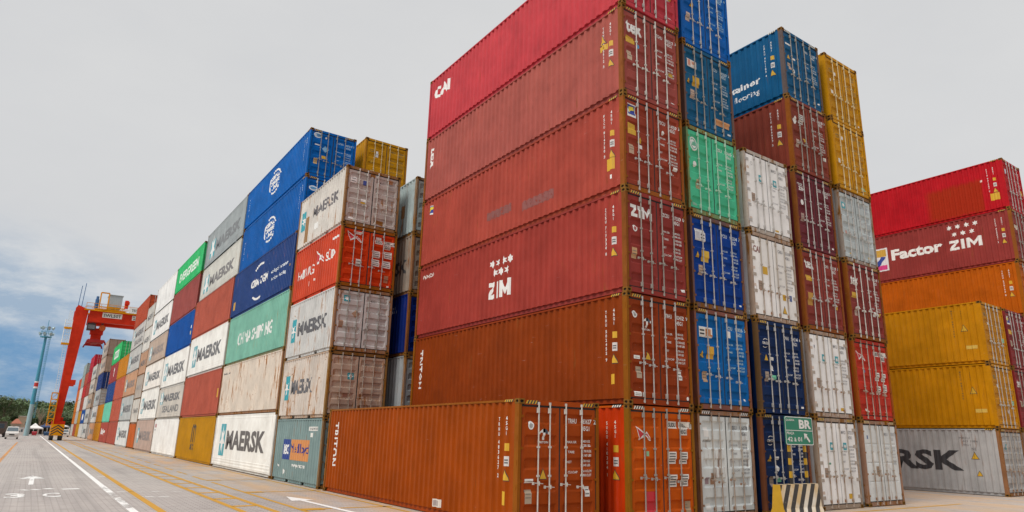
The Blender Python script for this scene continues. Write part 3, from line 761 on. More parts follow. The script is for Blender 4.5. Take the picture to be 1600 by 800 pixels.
stick(c, .56, 1.66, .12, .10, (.1, .12, .3)); stick(c, .5, .25, .2, .12, (.72, .62, .55))
c = Box('red brown container with a white word low on its left door leaf, right end column', P6, .2, t(2), rgb(140, 56, 50), rust=.16, frust=.65, haz=True)
c.front(Flat().text('tex', .24, 2.02, WHITE, w=.52, h=.34, bold=.03), 'lettering'); num_block(c, 'TGHU', '970214', '1', '45G1'); data_block(c); c.front(Flat().rect(.24, 1.52, .40, .20, YEL), 'sticker'); plate(c, .36, .86, (.5, .36, .3)); stick(c, 1.7, 1.0, .2, .18); stick(c, 2.1, 1.0, .12, .12, YEL)
c = Box('light blue grey container with a teal star square, below the two yellow ones', P6, .2, t(3), rgb(186, 196, 198), rust=.22, frust=.9, rod=STEEL, wear=.3)
star_sq(c, .20, 2.10, .26); num_block(c, 'MSKU', '810223', '6', '45G1', (.4, .42, .45)); data_block(c, (.4, .42, .45)); stick(c, .3, 1.1, .12, .12, (.55, .3, .25)); stick(c, .5, .26, .18, .08, YEL); stick(c, 1.9, .30, .2, .1, (.6, .45, .15))
YC = rgb(206, 146, 14)
c = Box('yellow container second from the top of the right end column', P6, .2, t(4), YC, rust=.12, frust=.4, rod=plain('yellow_rod', (.55, .46, .26), .5), postcol=(.36, .16, .01))
def msc_front(c, big=True):
    f = Flat(); x = .28; k = (.16, .13, .05)
    f.arc(x + .05, 2.24, .06, .025, 0, PI, k).arc(x + .15, 2.24, .06, .025, 0, PI, k).arc(x + .05, 2.20, .06, .025, PI, 2 * PI, k).arc(x + .15, 2.20, .06, .025, PI, 2 * PI, k).rect(x - .01, 2.19, .025, .06, k).rect(x + .185, 2.19, .025, .06, k)
    c.front(f, 'emblem'); num_block(c, 'MSCU', '774501', '2', '45G1', (.28, .2, .06)); data_block(c, (.32, .22, .06)); stick(c, .64, 2.10, .12, .14)
msc_front(c); stick(c, .3, 1.12, .14, .18, (.7, .68, .6)); stick(c, 1.9, .30, .24, .13, (.22, .62, .42), 1)
c = Box('yellow container at the very top of the right end column', P6, .2, t(5), YC, rust=.10, frust=.4, rod=plain('yellow_rod', (.55, .46, .26), .5), postcol=(.36, .16, .01))
msc_front(c); stick(c, .3, 1.14, .16, .20, (.72, .7, .62)); stick(c, .3, 1.72, .06, .12); stick(c, 2.1, .24, .10, .06)

# ================================================================== RIGHT BLOCK across the road
c = Box('grey container with huge black letters, on the ground under two yellow ones', 22.88, .1, 0, rgb(172, 172, 172), rust=.30, frust=.9, rod=STEELR, haz=True, group='containers in the right block')
maersk(c, 2.75, 10.55, 1.00, .92, (.03, .03, .035), starw=.95)
c.side(Flat().text('MRKU', 10.5, 2.42, GREYT, w=.42, h=.09).text('432 1086', 10.62, 2.28, GREYT, w=.62, h=.09).text('45G1', 10.62, 2.12, GREYT, w=.3, h=.09), 'lettering'); c.side(warn(11.05, 1.70, .17), 'warning_triangle'); c.side(warn(11.15, .92, .12), 'warning_triangle'); c.side(Flat().text('NE', 10.95, 1.92, GREYT, h=.12), 'lettering')
star_sq(c, .45, 2.0, .22); num_block(c, 'MRKU', '432108', '6', '45G1', (.35, .36, .38)); data_block(c, (.35, .36, .38))
for k, (lb, cc) in enumerate((('yellow container resting on the grey one with black letters at the far right', rgb(206, 140, 10)), ('yellow container on top of another yellow one, beside the orange and dark red stacks', rgb(204, 138, 14)))):
    c = Box(lb, 22.88, .1, t(1 + k), cc, rust=.14, frust=.35, rod=plain('grey_rod', (.42, .40, .36), .5), group='containers in the right block', postcol=(.36, .17, .01))
    BR = (.16, .09, .02)
    c.side(Flat().stack('MSCU 8821406', 10.9, 2.6, BR, .085), 'lettering'); c.side(Flat().stack('45G1', 11.3, 2.55, BR, .08), 'lettering'); c.side(warn(11.35, 1.70, .16, (.6, .36, .02)), 'warning_triangle'); c.side(Flat().rect(11.35, .70, .45, .16, (.62, .42, .08)), 'sticker')
    c.front(Flat().text('MSC', .25, 2.2, (.2, .15, .06), w=.3, h=.2, bold=.02), 'emblem'); stick(c, .62, 1.8, .1, .14); stick(c, 1.95, 1.1, .2, .2, (.22, .62, .42)); data_block(c, (.3, .22, .06)); stick(c, 1.3 + k * .2, .7, .16, .2, (.6, .56, .6))
for k, (lb, cc, w_) in enumerate((('dark red container squeezed at the right photo edge, level with the lower yellow one', rgb(134, 44, 46), 'tex'), ('dark red container at the right photo edge, level with the upper yellow one', rgb(140, 48, 48), 'F'))):
    c = Box(lb, 25.68, .1, t(1 + k), cc, rust=.12, frust=.3, group='containers in the right block')
    if w_ == 'tex': c.front(Flat().text('tex', .22, 2.0, WHITE, w=.5, h=.34, bold=.03), 'lettering')
    else: florens(c.front, .2, 2.15, .36); c.front(Flat().rect(.2, 1.66, .36, .24, YEL), 'sticker')
    num_block(c, 'TGHU', '118203', '5', '45G1'); data_block(c); plate(c, .25, 1.0)
c = Box('pale grey container barely visible at right photo edge beside the black lettered one', 25.68, .1, 0, rgb(176, 176, 174), rust=.3, frust=.9, group='containers in the right block')
c = Box('orange brown container behind the upper yellow one, under the one with white stars', 28.45, .0, t(3), rgb(192, 96, 10), rust=.16, frust=.45, group='containers in the right block', wear=.2)
side_codes(c, 'TRHU 226190 8'); num_block(c, 'TRHU', '226190', '8', '45G1'); data_block(c)
c = Box('maroon container with white lettering and stars on its long side, far right stack', 28.45, .0, t(4), rgb(152, 62, 58), rust=.14, frust=.7, haz=True, group='containers in the right block')
side_codes(c, 'ZCSU 865041 2')
c.side(zim(zim_stars(Flat(), 9.12, 2.50, .15, .44, WHITE), 9.02, 1.18, 1.62, .56, WHITE), 'emblem', .1)
c.side(Flat().text('Factor', 5.82, 1.26, WHITE, w=2.85, h=.66, bold=.045), 'lettering', .1)
f = Flat().rect(4.62, .72, .98, 1.42, (.7, .7, .72)).rect(4.70, 1.62, .82, .44, (.55, .33, .04), 1).poly([(4.72, 1.02), (5.02, 1.02), (5.48, 1.58), (5.20, 1.62)], (.02, .05, .30), 1).rect(4.70, .80, .82, .28, (.62, .04, .22), 1)
c.side(f, 'emblem', .1)
num_block(c, 'ZCSU', '865041', '2', '45G1'); data_block(c); stick(c, .3, 1.8, .4, .3, (.7, .6, .5))
c = Box('scarlet container with a repainted orange patch, highest at the far right', 28.45, .0, t(5), rgb(190, 24, 36), rust=.03, frust=.25, haz=True, group='containers in the right block', patch=((1.15, 3.95, .18, 1.95), rgb(158, 42, 18)))
side_codes(c, 'CAIU 931207 7', extra=[Flat().rect(11.4, .62, .42, .40, YEL), Flat().rect(11.0, 1.80, .12, .12, (.7, .55, .5))])
stick(c, .22, 2.1, .2, .26, (.6, .65, .75)); num_block(c, 'CAIU', '931207', '7', '45G1', (.75, .6, .62)); data_block(c, (.72, .55, .58)); stick(c, 2.1, 1.2, .2, .3, YEL)

# ================================================================== LEFT ROW running away from the camera
G1 = 'containers in the long left row'
XL = -3.05; GAP = .25
MW = rgb(238, 235, 228); MG = rgb(196, 194, 188); MB_ = rgb(196, 172, 150); PALE = rgb(200, 190, 176)
# first stack: five 20 ft containers with their doors in view
y0 = 13.2
c = Box('teal grey container with blue and orange panels on its side, on the ground', XL, y0, 0, rgb(126, 148, 148), L20, ST, rust=.30, frust=.7, group=G1, wear=.3)
c.side(Flat().rect(1.32, .92, .92, .82, (.015, .05, .26)).text('P&O', 1.40, 1.12, WHITE, w=.76, h=.42, bold=.04, lvl=1).rect(2.26, .92, 2.42, .82, (.62, .26, .08)).text('Nedlloyd', 2.36, 1.10, (.03, .03, .22), w=2.2, h=.48, bold=.01, lvl=1), 'emblem', .5)
c.side(Flat().text('www.ponl.com', 2.55, .60, WHITE, w=1.75, h=.22, bold=.02), 'lettering', .5); c.side(Flat().rect(4.45, 2.10, .95, .16, (.75, .75, .72)).text('PONU 046218', 4.5, 2.13, GREYT, w=.85, h=.1, lvl=1).rect(4.7, 1.86, .28, .16, (.75, .75, .72)), 'sticker')
c.side(Flat().poly([(.75, .72), (.95, .62), (.9, .55), (.8, .64)], WHITE).poly([(1.6, .55), (1.66, .3), (1.75, .45)], WHITE), 'paint_chip')
def l1(label, k, col, rust, **kw):
    return Box(label, XL, y0, ST * k, col, L20, ST, rust=rust, frust=.9, group=G1, wear=.35, rustcol=(.34, .14, .03), **kw)
c = l1('beige rusty container with tan doors, second from the ground in the front left stack', 1, rgb(188, 168, 150), .8, wall=rgb(208, 198, 188), rod=STEELR)
maersk(c, .70, 4.25, 1.02, .62, (.12, .12, .13), starw=.46, worn=.8); star_sq(c, .80, 1.50, .26); num_block(c, 'MAEU', '203458', '1', '22G1', (.28, .25, .22)); data_block(c, (.35, .3, .27)); stick(c, .7, .8, .2, .15, (.3, .15, .1)); stick(c, 1.5, .85, .3, .25, (.4, .28, .2))
c = l1('light rusty container with dented grey doors, third from the ground in the front stack', 2, rgb(200, 200, 198), .55)
maersk(c, .70, 5.25, .98, .62, (.10, .10, .11), starw=.48, worn=.5); star_sq(c, .36, 1.98, .26); num_block(c, 'MAEU', '764115', '0', '22G1', (.3, .28, .26)); data_block(c, (.38, .35, .33)); c.front(Flat().poly([(.72, 1.52), (.90, 1.36), (1.08, 1.52), (.90, 1.68)], (.4, .26, .17)), 'sticker'); plate(c, .2, .9, (.35, .2, .12))
c = l1('vermilion container with white flag emblem and white door labels, front stack of left row', 3, rgb(216, 66, 20), .12, wall=rgb(210, 76, 46))
c.side(Flat().text('HAMBURG', .75, 1.06, WHITE, w=2.1, h=.44, bold=.01).text('SÜD', 4.35, 1.30, WHITE, w=1.0, h=.48, bold=.02), 'lettering', .15); hs_flag(c, 3.05, 1.35, 1.1, side=True); c.side(Flat().rect(5.0, 2.1, .62, .10, WHITE).rect(5.35, 1.86, .1, .2, WHITE), 'sticker'); c.side(Flat().rect(2.3, .55, .16, .22, (.75, .6, .55)).rect(3.0, .7, .14, .1, (.75, .6, .55)), 'sticker')
hs_flag(c, .24, 1.92, .66); num_block(c, 'SUDU', '210978', '4', '22G1', BLACK, box=(.72, .66, .62), z=2.02)
for x, z in ((1.40, 1.42), (1.90, 1.42), (1.40, 1.00), (1.90, 1.00)): stick(c, x, z, .34, .30, (.74, .71, .68), 3)
stick(c, .70, .95, .24, .30, (.62, .62, .58), 2); stick(c, .62, 2.20, .24, .1); stick(c, 1.5, 2.22, .24, .1); plate(c, 1.95, .45, (.5, .22, .12)); stick(c, 2.1, .2, .1, .06)
c = l1('pale rusty container with a rust-brown panel, topmost in the front stack of the left row', 4, rgb(186, 178, 172), .55, wall=rgb(210, 205, 198))
f = Flat().text('MAERSK', 2.0, 1.24, (.13, .12, .13), w=3.3, h=.52, bold=.025); c.side(f, 'lettering', 1.2); star_sq(c, .42, .92, .62, side=True, h=.95); c.side(Flat().rect(1.10, .25, .40, 1.25, (.30, .15, .04)), 'rust_patch', .6); c.side(Flat().rect(2.4, .60, .42, .30, WHITE), 'sticker')
stick(c, .20, 1.86, .26, .30, WHITE, 2); stick(c, .76, 1.84, .15, .20, (.04, .08, .32)); stick(c, .70, 1.10, .26, .16, WHITE); c.front(Flat().rect(.70, 1.02, .26, .08, YEL), 'sticker'); stick(c, .9, .55, .1, .16); stick(c, .22, .25, .2, .1); num_block(c, 'MAEU', '220721', '5', '22G1', (.3, .27, .26)); data_block(c, (.36, .33, .32), rows=3); c.front(Flat().rect(1.05, 2.28, .22, .14, OCHRE).rect(1.9, 2.18, .2, .16, (.45, .22, .1)), 'rust_patch', .8); c.front(Flat().poly([(1.35, .3), (1.75, .2), (1.8, .42), (1.4, .45)], OCHRE), 'rust_patch', .9)

# second column of the left row, seen through the gap
for k, (lb, cc, rs, hh) in enumerate((
    ('grey corrugated container in the dark gap just above the front orange one', rgb(150, 156, 158), .35, 1),
    ('navy container in the narrow gap between the two blocks', rgb(8, 34, 104), .08, 2),
    ('rusty grey container with black letters in the narrow gap between the blocks', rgb(146, 134, 122), .75, 3),
    ('pale blue rusty container topping the narrow gap between the blocks', rgb(164, 178, 178), .6, 4))):
    c = Box(lb, -.15, 12.55, ST * hh, cc, L20, ST, rust=rs, frust=.95, group=G1, detail=1, wear=.35)
    if hh == 3: c.side(Flat().text('MAERSK', 1.9, .95, BLACK, w=3.6, h=.62, bold=.03), 'lettering', .6)
    if hh == 2: c.side(Flat().text('TEXU', 4.2, 2.05, (.55, .6, .7), w=.5, h=.12).text('3051', 4.4, 1.88, (.55, .6, .7), w=.4, h=.12).ell(3.1, 1.1, .2, .26, (.5, .55, .65), hole=.7), 'lettering', .6)
    if hh == 4: c.side(Flat().rect(4.55, .95, .45, .6, (.22, .10, .03)), 'rust_patch', .7)
for k in (4, 5):
    c = Box('yellow container topping the stack behind the pale rusty one of the left row' if k == 5 else 'yellow container just peeking out below the topmost yellow one of the left row', -.02, 19.3, t(k), YC, rust=.14, frust=.45, rod=plain('yellow_rod', (.55, .46, .26), .5), group=G1, postcol=(.36, .16, .01))
    msc_front(c); stick(c, .62, 1.94, .16, .18); tri(c, .40, 1.62, .1)

# stacks L2..: (length, [(label, height, colour, rust, kind, deco)])
def plainside(c): pass
RB = rgb(188, 94, 74)
def deco_maersk(s0, s1, z, h, col=(.12, .12, .125), second=None, worn=.35, sw=.12):
    return lambda c: maersk(c, s0 * c.L, s1 * c.L, z, h, col, starw=sw * c.L, second=second, worn=worn)
def wtext(s, s0, s1, z, h, col=WHITE, bold=.03, worn=.35, **kw):
    return lambda c: c.side(Flat().text(s, s0 * c.L, z, col, w=(s1 - s0) * c.L, h=h, bold=bold, **kw), 'lettering', worn)
def globe(c):
    f = Flat(); x, y, rx, ry = 6.25, 1.48, 1.10, .72
    f.arc(x, y, 1.12, .16, .35, 2.0, WHITE, ky=.66, n=10).arc(x, y, 1.12, .16, 2.5, 3.9, WHITE, ky=.66, n=10).arc(x, y, 1.12, .16, 4.2, 5.8, WHITE, ky=.66, n=10)
    f.text('CHINA', x - .78, y + .18, WHITE, w=1.55, h=.28, bold=.05).text('GLOBE', x - .88, y - .14, WHITE, w=1.75, h=.26, bold=.05).text('LINE', x - .62, y - .44, WHITE, w=1.25, h=.24, bold=.05)
    c.side(f, 'emblem', .2)
    c.side(Flat().stack('6482013', .60, 2.0, (.7, .75, .8), .13), 'lettering'); side_codes(c, 'GCNU 482013', yel=False, col=(.6, .72, .8))
    c.front(Flat().ell(.40, 2.28, .22, .14, (.7, .76, .82)).ell(.40, 2.28, .16, .08, (.1, .3, .55), 1), 'emblem'); stick(c, .26, 1.72, .26, .06); disc(c, .84, 2.24, .05); c.front(Flat().rect(.68, 1.06, .22, .18, YEL), 'sticker'); plate(c, .26, .62, (.55, .36, .14)); num_block(c, 'GCNU', '482013', '7', '45G1', (.5, .66, .78)); data_block(c, (.45, .6, .72)); c.front(Flat().poly([(.66, 1.6), (.84, 1.8), (1.02, 1.6), (.84, 1.42)], (.2, .4, .6), 0), 'sticker')
def cma_side(c):
    f = Flat().text('CMA CGM', 4.35, 1.22, WHITE, w=3.4, h=.46, bold=.05); f.arc(6.05, 1.4, 1.75, .2, PI * .38, PI * .72, WHITE, ky=.62).arc(6.05, 1.45, 1.75, .2, PI * 1.28, PI * 1.62, WHITE, ky=.62)
    f.text('ecological container', 8.35, 1.36, (.7, .74, .78), w=2.9, h=.24, bold=.02).text('bamboo flooring', 8.5, .94, (.7, .74, .78), w=2.5, h=.24, bold=.02)
    c.side(f, 'lettering', .3); c.side(Flat().rect(11.5, 1.2, .2, .12, YEL).rect(.5, .5, .35, .5, (.55, .3, .03)), 'sticker')
def msc_side(c):
    k = (.05, .04, .03); f = Flat()
    for dx in (0, .60): f.arc(5.60 + dx, 1.95, .38, .17, 0, PI, k, ky=1.2).rect(5.22 + dx, 1.22, .17, .74, k).rect(5.81 + dx, 1.22, .17, .74, k)
    f.text('S', 5.25, .72, k, w=.52, h=.42, bold=.09).text('C', 5.86, .72, k, w=.52, h=.42, bold=.09)
    c.side(f, 'emblem', .1)
def codes(col): return lambda c: side_codes(c, 'MSKU 740218', yel=False, col=col)
def both(*fs):
    def g(c):
        for f_ in fs: f_(c)
    return g
def vert(s, s0, z, col=WHITE, h=.12): return lambda c: c.side(Flat().stack(s, s0 * c.L, z, col, h), 'lettering')
DG = (.115, .115, .12)
STACKS = [
 (L40, 1, [
  ('clean white flat-sided container with big teal star and black word, on the ground', HC, MW, .16, 'reefer', deco_maersk(.13, .885, 1.02, 1.02, (.10, .09, .085), worn=.35, sw=.095)),
  ('plain beige rust-streaked container above the clean white flat-sided one', HC, rgb(218, 206, 192), .7, 'dry', wtext('MAEU 61', .04, .16, 2.35, .12, DG, .02)),
  ('sea green container with white words on its long side in the left row', HC, rgb(134, 194, 174), .32, 'dry', wtext('CHINA SHIPPING', .22, .79, 1.02, .70, WHITE, .02, spacing=1.06)),
  ('navy container lettered in white between two sweeping arcs, left row', HC, rgb(36, 64, 120), .16, 'dry', cma_side),
  ('blue container with a white globe, lower of the two such in the left row', HC, rgb(0, 96, 178), .06, 'dry', globe),
  ('blue container with a white globe, topmost in the left row against the sky', ST, rgb(0, 102, 186), .04, 'dry', globe)]),
 (L40, 0, [
  ('yellow container with a black emblem on the ground of the left row', HC, rgb(198, 142, 12), .05, 'dry', msc_side),
  ('red brown corrugated container directly above the yellow one of the left row', HC, RB, .08, 'dry', lambda c: c.side(Flat().rect(11.5, 1.1, .35, .55, YEL), 'sticker')),
  ('white flat-sided container with star and black word, third tier above the yellow one', HC, MW, .12, 'reefer', deco_maersk(.14, .89, .98, .92, DG, sw=.10)),
  ('red brown container with small vertical code, under two pale grey ones', HC, RB, .06, 'dry', vert('TRLU 5812', .06, 2.1)),
  ('light grey container with dark word, second from top, left of the globe containers', ST, rgb(200, 200, 192), .28, 'reefer', deco_maersk(.10, .88, .78, .78, (.16, .15, .15), sw=.13)),
  ('blue grey container with dark word, topmost of its stack, left of the globes', HC, rgb(150, 158, 160), .10, 'reefer', deco_maersk(.14, .90, .90, .82, (.16, .17, .18), sw=.13))]),
 (L40, 0, [
  ('plain white smooth container on the ground between yellow and pinkish ones', HC, rgb(238, 235, 230), .08, 'reefer', lambda c: c.side(Flat().rect(.5, 2.2, .9, .3, (.45, .2, .2)).rect(.5, 1.95, .6, .08, GREYT), 'sticker')),
  ('grey container with two rows of dark lettering, above the plain white smooth one', ST, rgb(198, 192, 182), .22, 'reefer', deco_maersk(.12, .90, 1.42, .62, DG, second='SEALAND', sw=.11)),
  ('white container with star and word, below the bright blue one in the left row', HC, MW, .16, 'reefer', deco_maersk(.10, .90, 1.0, .9, DG, sw=.12)),
  ('plain bright blue container in the left row with a vertical white code', HC, rgb(0, 84, 168), .04, 'dry', both(vert('SMLU 884015', .05, 2.5, (.75, .8, .85), .15), lambda c: c.side(Flat().rect(11.3, 1.4, .3, .25, WHITE).rect(11.3, .9, .3, .3, (.7, .55, .2)), 'sticker'))),
  ('plain maroon container beneath the emerald green one', HC, rgb(164, 82, 76), .08, 'dry', vert('TEXU 4418', .05, 1.9)),
  ('emerald green container lettered in white, topmost of its stack', ST, rgb(62, 202, 122), .05, 'dry', wtext('EVERGREEN', .14, .86, .85, .85, (.75, .82, .76), .03))]),
 (L40, 0, [
  ('pinkish beige container with star and word, on the ground left of the plain white one', HC, rgb(198, 172, 158), .25, 'reefer', deco_maersk(.14, .90, 1.0, .85, (.22, .18, .17), sw=.10)),
  ('white container with teal star and word, second tier above the pinkish one', HC, rgb(234, 232, 226), .12, 'reefer', deco_maersk(.12, .92, .95, .9, DG, sw=.11)),
  ('white container with star and word, third tier, directly below the beige one', ST, rgb(234, 228, 220), .16, 'reefer', deco_maersk(.14, .90, .85, .8, DG, sw=.11)),
  ('beige container with star and brown word, fourth tier above three lighter ones', ST, rgb(198, 176, 158), .3, 'reefer', deco_maersk(.12, .88, .85, .8, (.25, .20, .18), sw=.12)),
  ('white container with star and word, under the plain white topmost one', HC, rgb(236, 234, 230), .08, 'reefer', deco_maersk(.14, .90, .95, .9, DG, sw=.10)),
  ('plain white container topmost of its stack, left of the emerald green one', HC, rgb(232, 232, 230), .03, 'reefer', plainside)]),
 (L20, 0, [
  ('short orange container on the ground of the left row, left of the pinkish one', ST, rgb(206, 104, 44), .2, 'dry', plainside),
  ('short white container with two rows of letters, above the short orange one', ST, rgb(204, 200, 192), .2, 'dry', wtext('SEALAND', .2, .85, 1.1, .5, DG, .02)),
  ('short grey container third in the narrow stack above the orange one', ST, rgb(178, 168, 158), .3, 'dry', wtext('MAERSK', .2, .85, 1.0, .55, (.3, .28, .27), .02)),
  ('short tan container fourth in the narrow stack above the orange one', ST, rgb(200, 160, 132), .35, 'dry', wtext('MAERSK', .15, .88, 1.0, .62, DG, .02)),
  ('short white container fifth in the narrow stack above the orange one', ST, rgb(212, 210, 204), .15, 'dry', wtext('MAERSK', .15, .88, 1.0, .62, DG, .02)),
  ('short pale container topmost in the narrow stack, right of the high brick red one', ST, rgb(196, 194, 188), .25, 'dry', wtext('MAERSK', .15, .88, 1.0, .62, DG, .02))]),
 (L40, 1, [
  ('white container with star and word at ground level, left of the short orange one', HC, rgb(216, 218, 216), .12, 'reefer', deco_maersk(.14, .90, 1.0, .85, DG, sw=.10)),
  ('blue grey container with star and word, second tier left of the narrow stack', HC, rgb(178, 182, 180), .14, 'reefer', deco_maersk(.14, .90, 1.0, .85, DG, sw=.10)),
  ('tan orange container with star and word, third tier left of the narrow stack', HC, rgb(208, 158, 120), .3, 'reefer', deco_maersk(.14, .90, 1.0, .85, (.2, .16, .14), sw=.10)),
  ('light grey container with star and word, fourth tier left of the narrow stack', HC, rgb(186, 186, 182), .14, 'reefer', deco_maersk(.14, .90, 1.0, .85, DG, sw=.10)),
  ('light grey container with two rows of letters, just under the high brick red one', HC, rgb(190, 188, 184), .12, 'reefer', deco_maersk(.14, .90, 1.5, .7, DG, second='SEALAND', sw=.10)),
  ('brick red container standing highest beside the crane beam', HC, rgb(188, 82, 52), .06, 'dry', plainside)]),
 (L40, 0, [
  ('plain brick red container on the ground, right of the one with a white word', HC, rgb(184, 92, 76), .08, 'dry', plainside),
  ('plain brick red container second tier, right of the turquoise one', HC, rgb(196, 100, 78), .06, 'dry', plainside),
  ('plain brick red container third tier, below the golden yellow one', HC, rgb(198, 102, 78), .06, 'dry', plainside),
  ('golden yellow container fourth tier, right of the emerald one with doors', HC, rgb(206, 136, 30), .06, 'dry', plainside)]),
 (L40, 1, [
  ('brick red container with a white word at ground level far down the left row', HC, rgb(184, 88, 76), .06, 'dry', wtext('kig', .15, .7, .9, 1.1, WHITE, .04)),
  ('turquoise container second tier far down the left row', HC, rgb(120, 214, 184), .05, 'dry', plainside),
  ('dark blue container third tier above the turquoise one', HC, rgb(36, 72, 132), .05, 'dry', plainside),
  ('maroon container with small white mark, below the far emerald green one', HC, rgb(170, 70, 70), .05, 'dry', lambda c: c.side(Flat().ell(6.5, 1.9, .5, .35, WHITE).rect(6.3, .9, .4, .7, WHITE), 'emblem')),
  ('emerald green container with white panel and doors in view, far down the row', HC, rgb(62, 200, 120), .04, 'dry', lambda c: c.side(Flat().rect(2.5, .8, 6.5, 1.2, (.7, .78, .72)).text('EVERGREEN', 2.9, 1.05, (.1, .4, .2), w=5.7, h=.7, bold=.02, lvl=1), 'emblem'))]),
 (L40, 0, [
  ('golden yellow container on the ground far down the left row', HC, rgb(206, 140, 30), .06, 'dry', vert('MSC', .5, 2.2, BLACK, .35)),
  ('golden yellow container second tier, left of the turquoise one', HC, rgb(204, 138, 30), .06, 'dry', plainside)]),
 (L40, 1, [
  ('tan orange container with star on the ground, left of the far golden yellow one', HC, rgb(208, 152, 110), .2, 'reefer', deco_maersk(.14, .90, 1.0, .85, (.2, .16, .14), sw=.10)),
  ('white container with star, second tier left of the far golden yellow one', HC, rgb(204, 202, 198), .12, 'reefer', deco_maersk(.14, .90, 1.0, .85, DG, sw=.10)),
  ('grey container with doors in view below the dark blue one, far stack', HC, rgb(176, 180, 180), .15, 'dry', deco_maersk(.14, .90, 1.0, .85, DG, sw=.10)),
  ('dark blue container with doors in view, fourth tier of the far stack', HC, rgb(34, 60, 122), .05, 'dry', plainside),
  ('beige container with doors in view above the dark blue one, far stack', HC, rgb(200, 180, 160), .3, 'reefer', deco_maersk(.14, .90, 1.0, .85, (.2, .16, .14), sw=.10)),
  ('grey beige container topmost of the far stack left of the emerald one', HC, rgb(176, 164, 152), .3, 'reefer', deco_maersk(.14, .90, 1.0, .85, (.2, .16, .14), sw=.10))]),
 (-7.0, 0, []),
 (L40, 1, [
  ('white container with doors in view at ground level beyond the gap in the row', HC, rgb(196, 194, 190), .2, 'reefer', deco_maersk(.14, .90, 1.0, .85, DG, sw=.10)),
  ('pale grey container second tier beyond the gap in the row', HC, rgb(188, 186, 182), .2, 'reefer', deco_maersk(.14, .90, 1.0, .85, DG, sw=.10)),
  ('beige rusty container third tier beyond the gap in the row', HC, rgb(192, 168, 146), .4, 'reefer', deco_maersk(.14, .90, 1.0, .85, DG, sw=.10)),
  ('pale container with star, fourth tier beyond the gap in the row', HC, rgb(194, 184, 172), .25, 'reefer', deco_maersk(.14, .90, 1.0, .85, DG, sw=.10)),
  ('pale container topmost of its stack beyond the gap in the row', HC, rgb(192, 188, 180), .25, 'reefer', deco_maersk(.14, .90, 1.0, .85, DG, sw=.10))]),
 (L40, 1, [
  ('small distant white container on the ground, left of the stack beyond the gap', HC, rgb(200, 198, 194), .15, 'reefer', plainside),
  ('small distant blue container with white mark, second tier', HC, rgb(24, 84, 160), .05, 'dry', lambda c: c.side(Flat().ell(6, 1.4, 2.2, .7, WHITE), 'emblem')),
  ('small distant white container above the one with a white mark on blue', HC, rgb(204, 202, 198), .1, 'reefer', plainside),
  ('small distant brick red container fourth tier, under two redder ones', HC, rgb(168, 70, 58), .08, 'dry', plainside),
  ('small distant crimson container fifth tier, under the one with visible doors', HC, rgb(176, 42, 52), .05, 'dry', plainside),
  ('crimson container with doors in view, rising highest in the distance', HC, rgb(190, 40, 58), .04, 'dry', plainside)]),
 (L40, 1, [
  ('tiny distant golden yellow container on the ground', HC, rgb(206, 150, 34), .06, 'dry', plainside),
  ('tiny distant golden yellow container second tier', HC, rgb(202, 146, 34), .06, 'dry', plainside),
  ('tiny distant brown red container third tier', HC, rgb(170, 84, 62), .08, 'dry', plainside),
  ('tiny distant bright red container fourth tier', HC, rgb(196, 46, 44), .05, 'dry', plainside),
  ('tiny distant brick container fifth tier', HC, rgb(186, 84, 62), .05, 'dry', plainside)]),
 (L40, 1, [
  ('tiny distant reddish container on the ground beside the golden one', HC, rgb(180, 92, 70), .06, 'dry', plainside),
  ('tiny distant grey container second tier near the crane leg', HC, rgb(176, 176, 172), .1, 'dry', plainside),
  ('tiny distant white container third tier near the crane leg', HC, rgb(206, 204, 200), .1, 'dry', plainside),
  ('tiny distant white container fourth tier near the crane leg', HC, rgb(208, 206, 202), .1, 'dry', plainside),
  ('tiny distant grey green container fifth tier', HC, rgb(146, 160, 154), .1, 'dry', plainside),
  ('tiny distant grey green container topmost with doors in view', HC, rgb(150, 162, 158), .1, 'dry', plainside)]),
 (L40, 0, [
  ('farthest pale container on the ground at the end of the row', HC, rgb(190, 186, 180), .1, 'dry', plainside),
  ('farthest orange container second tier at the end of the row', HC, rgb(212, 120, 44), .05, 'dry', plainside),
  ('farthest orange container third tier at the end of the row', HC, rgb(214, 122, 44), .05, 'dry', plainside),
  ('farthest orange container fourth tier at the end of the row', HC, rgb(214, 112, 48), .05, 'dry', plainside),
  ('farthest red orange container topmost at the end of the row', HC, rgb(206, 84, 48), .05, 'dry', plainside)]),
]
y = 13.2 + L20 + GAP
for L, det, items in STACKS:
    if L < 0: y += -L; continue
    z = 0
    near = y < 40
    for i, (lb, h, cc, rs, kd, deco) in enumerate(items):
        d = 2 if (near and i >= 4 and det) else (1 if det else 0)
        c = Box(lb, XL + (.12 if near and i >= 4 else 0), y - (.12 if near and i >= 4 else 0), z + (.02 if near else 0), cc, L, h, kind=kd, rust=rs, frust=max(.4, min(.9, rs * 2.2)) if kd == 'reefer' or rs > .15 else .25, group=G1, detail=d, haz=(d == 2), rustcol=(.34, .14, .035), fcol=None if kd == 'dry' else tuple(a * .8 for a in cc))
        deco(c)
        z += h
    y += L + GAP

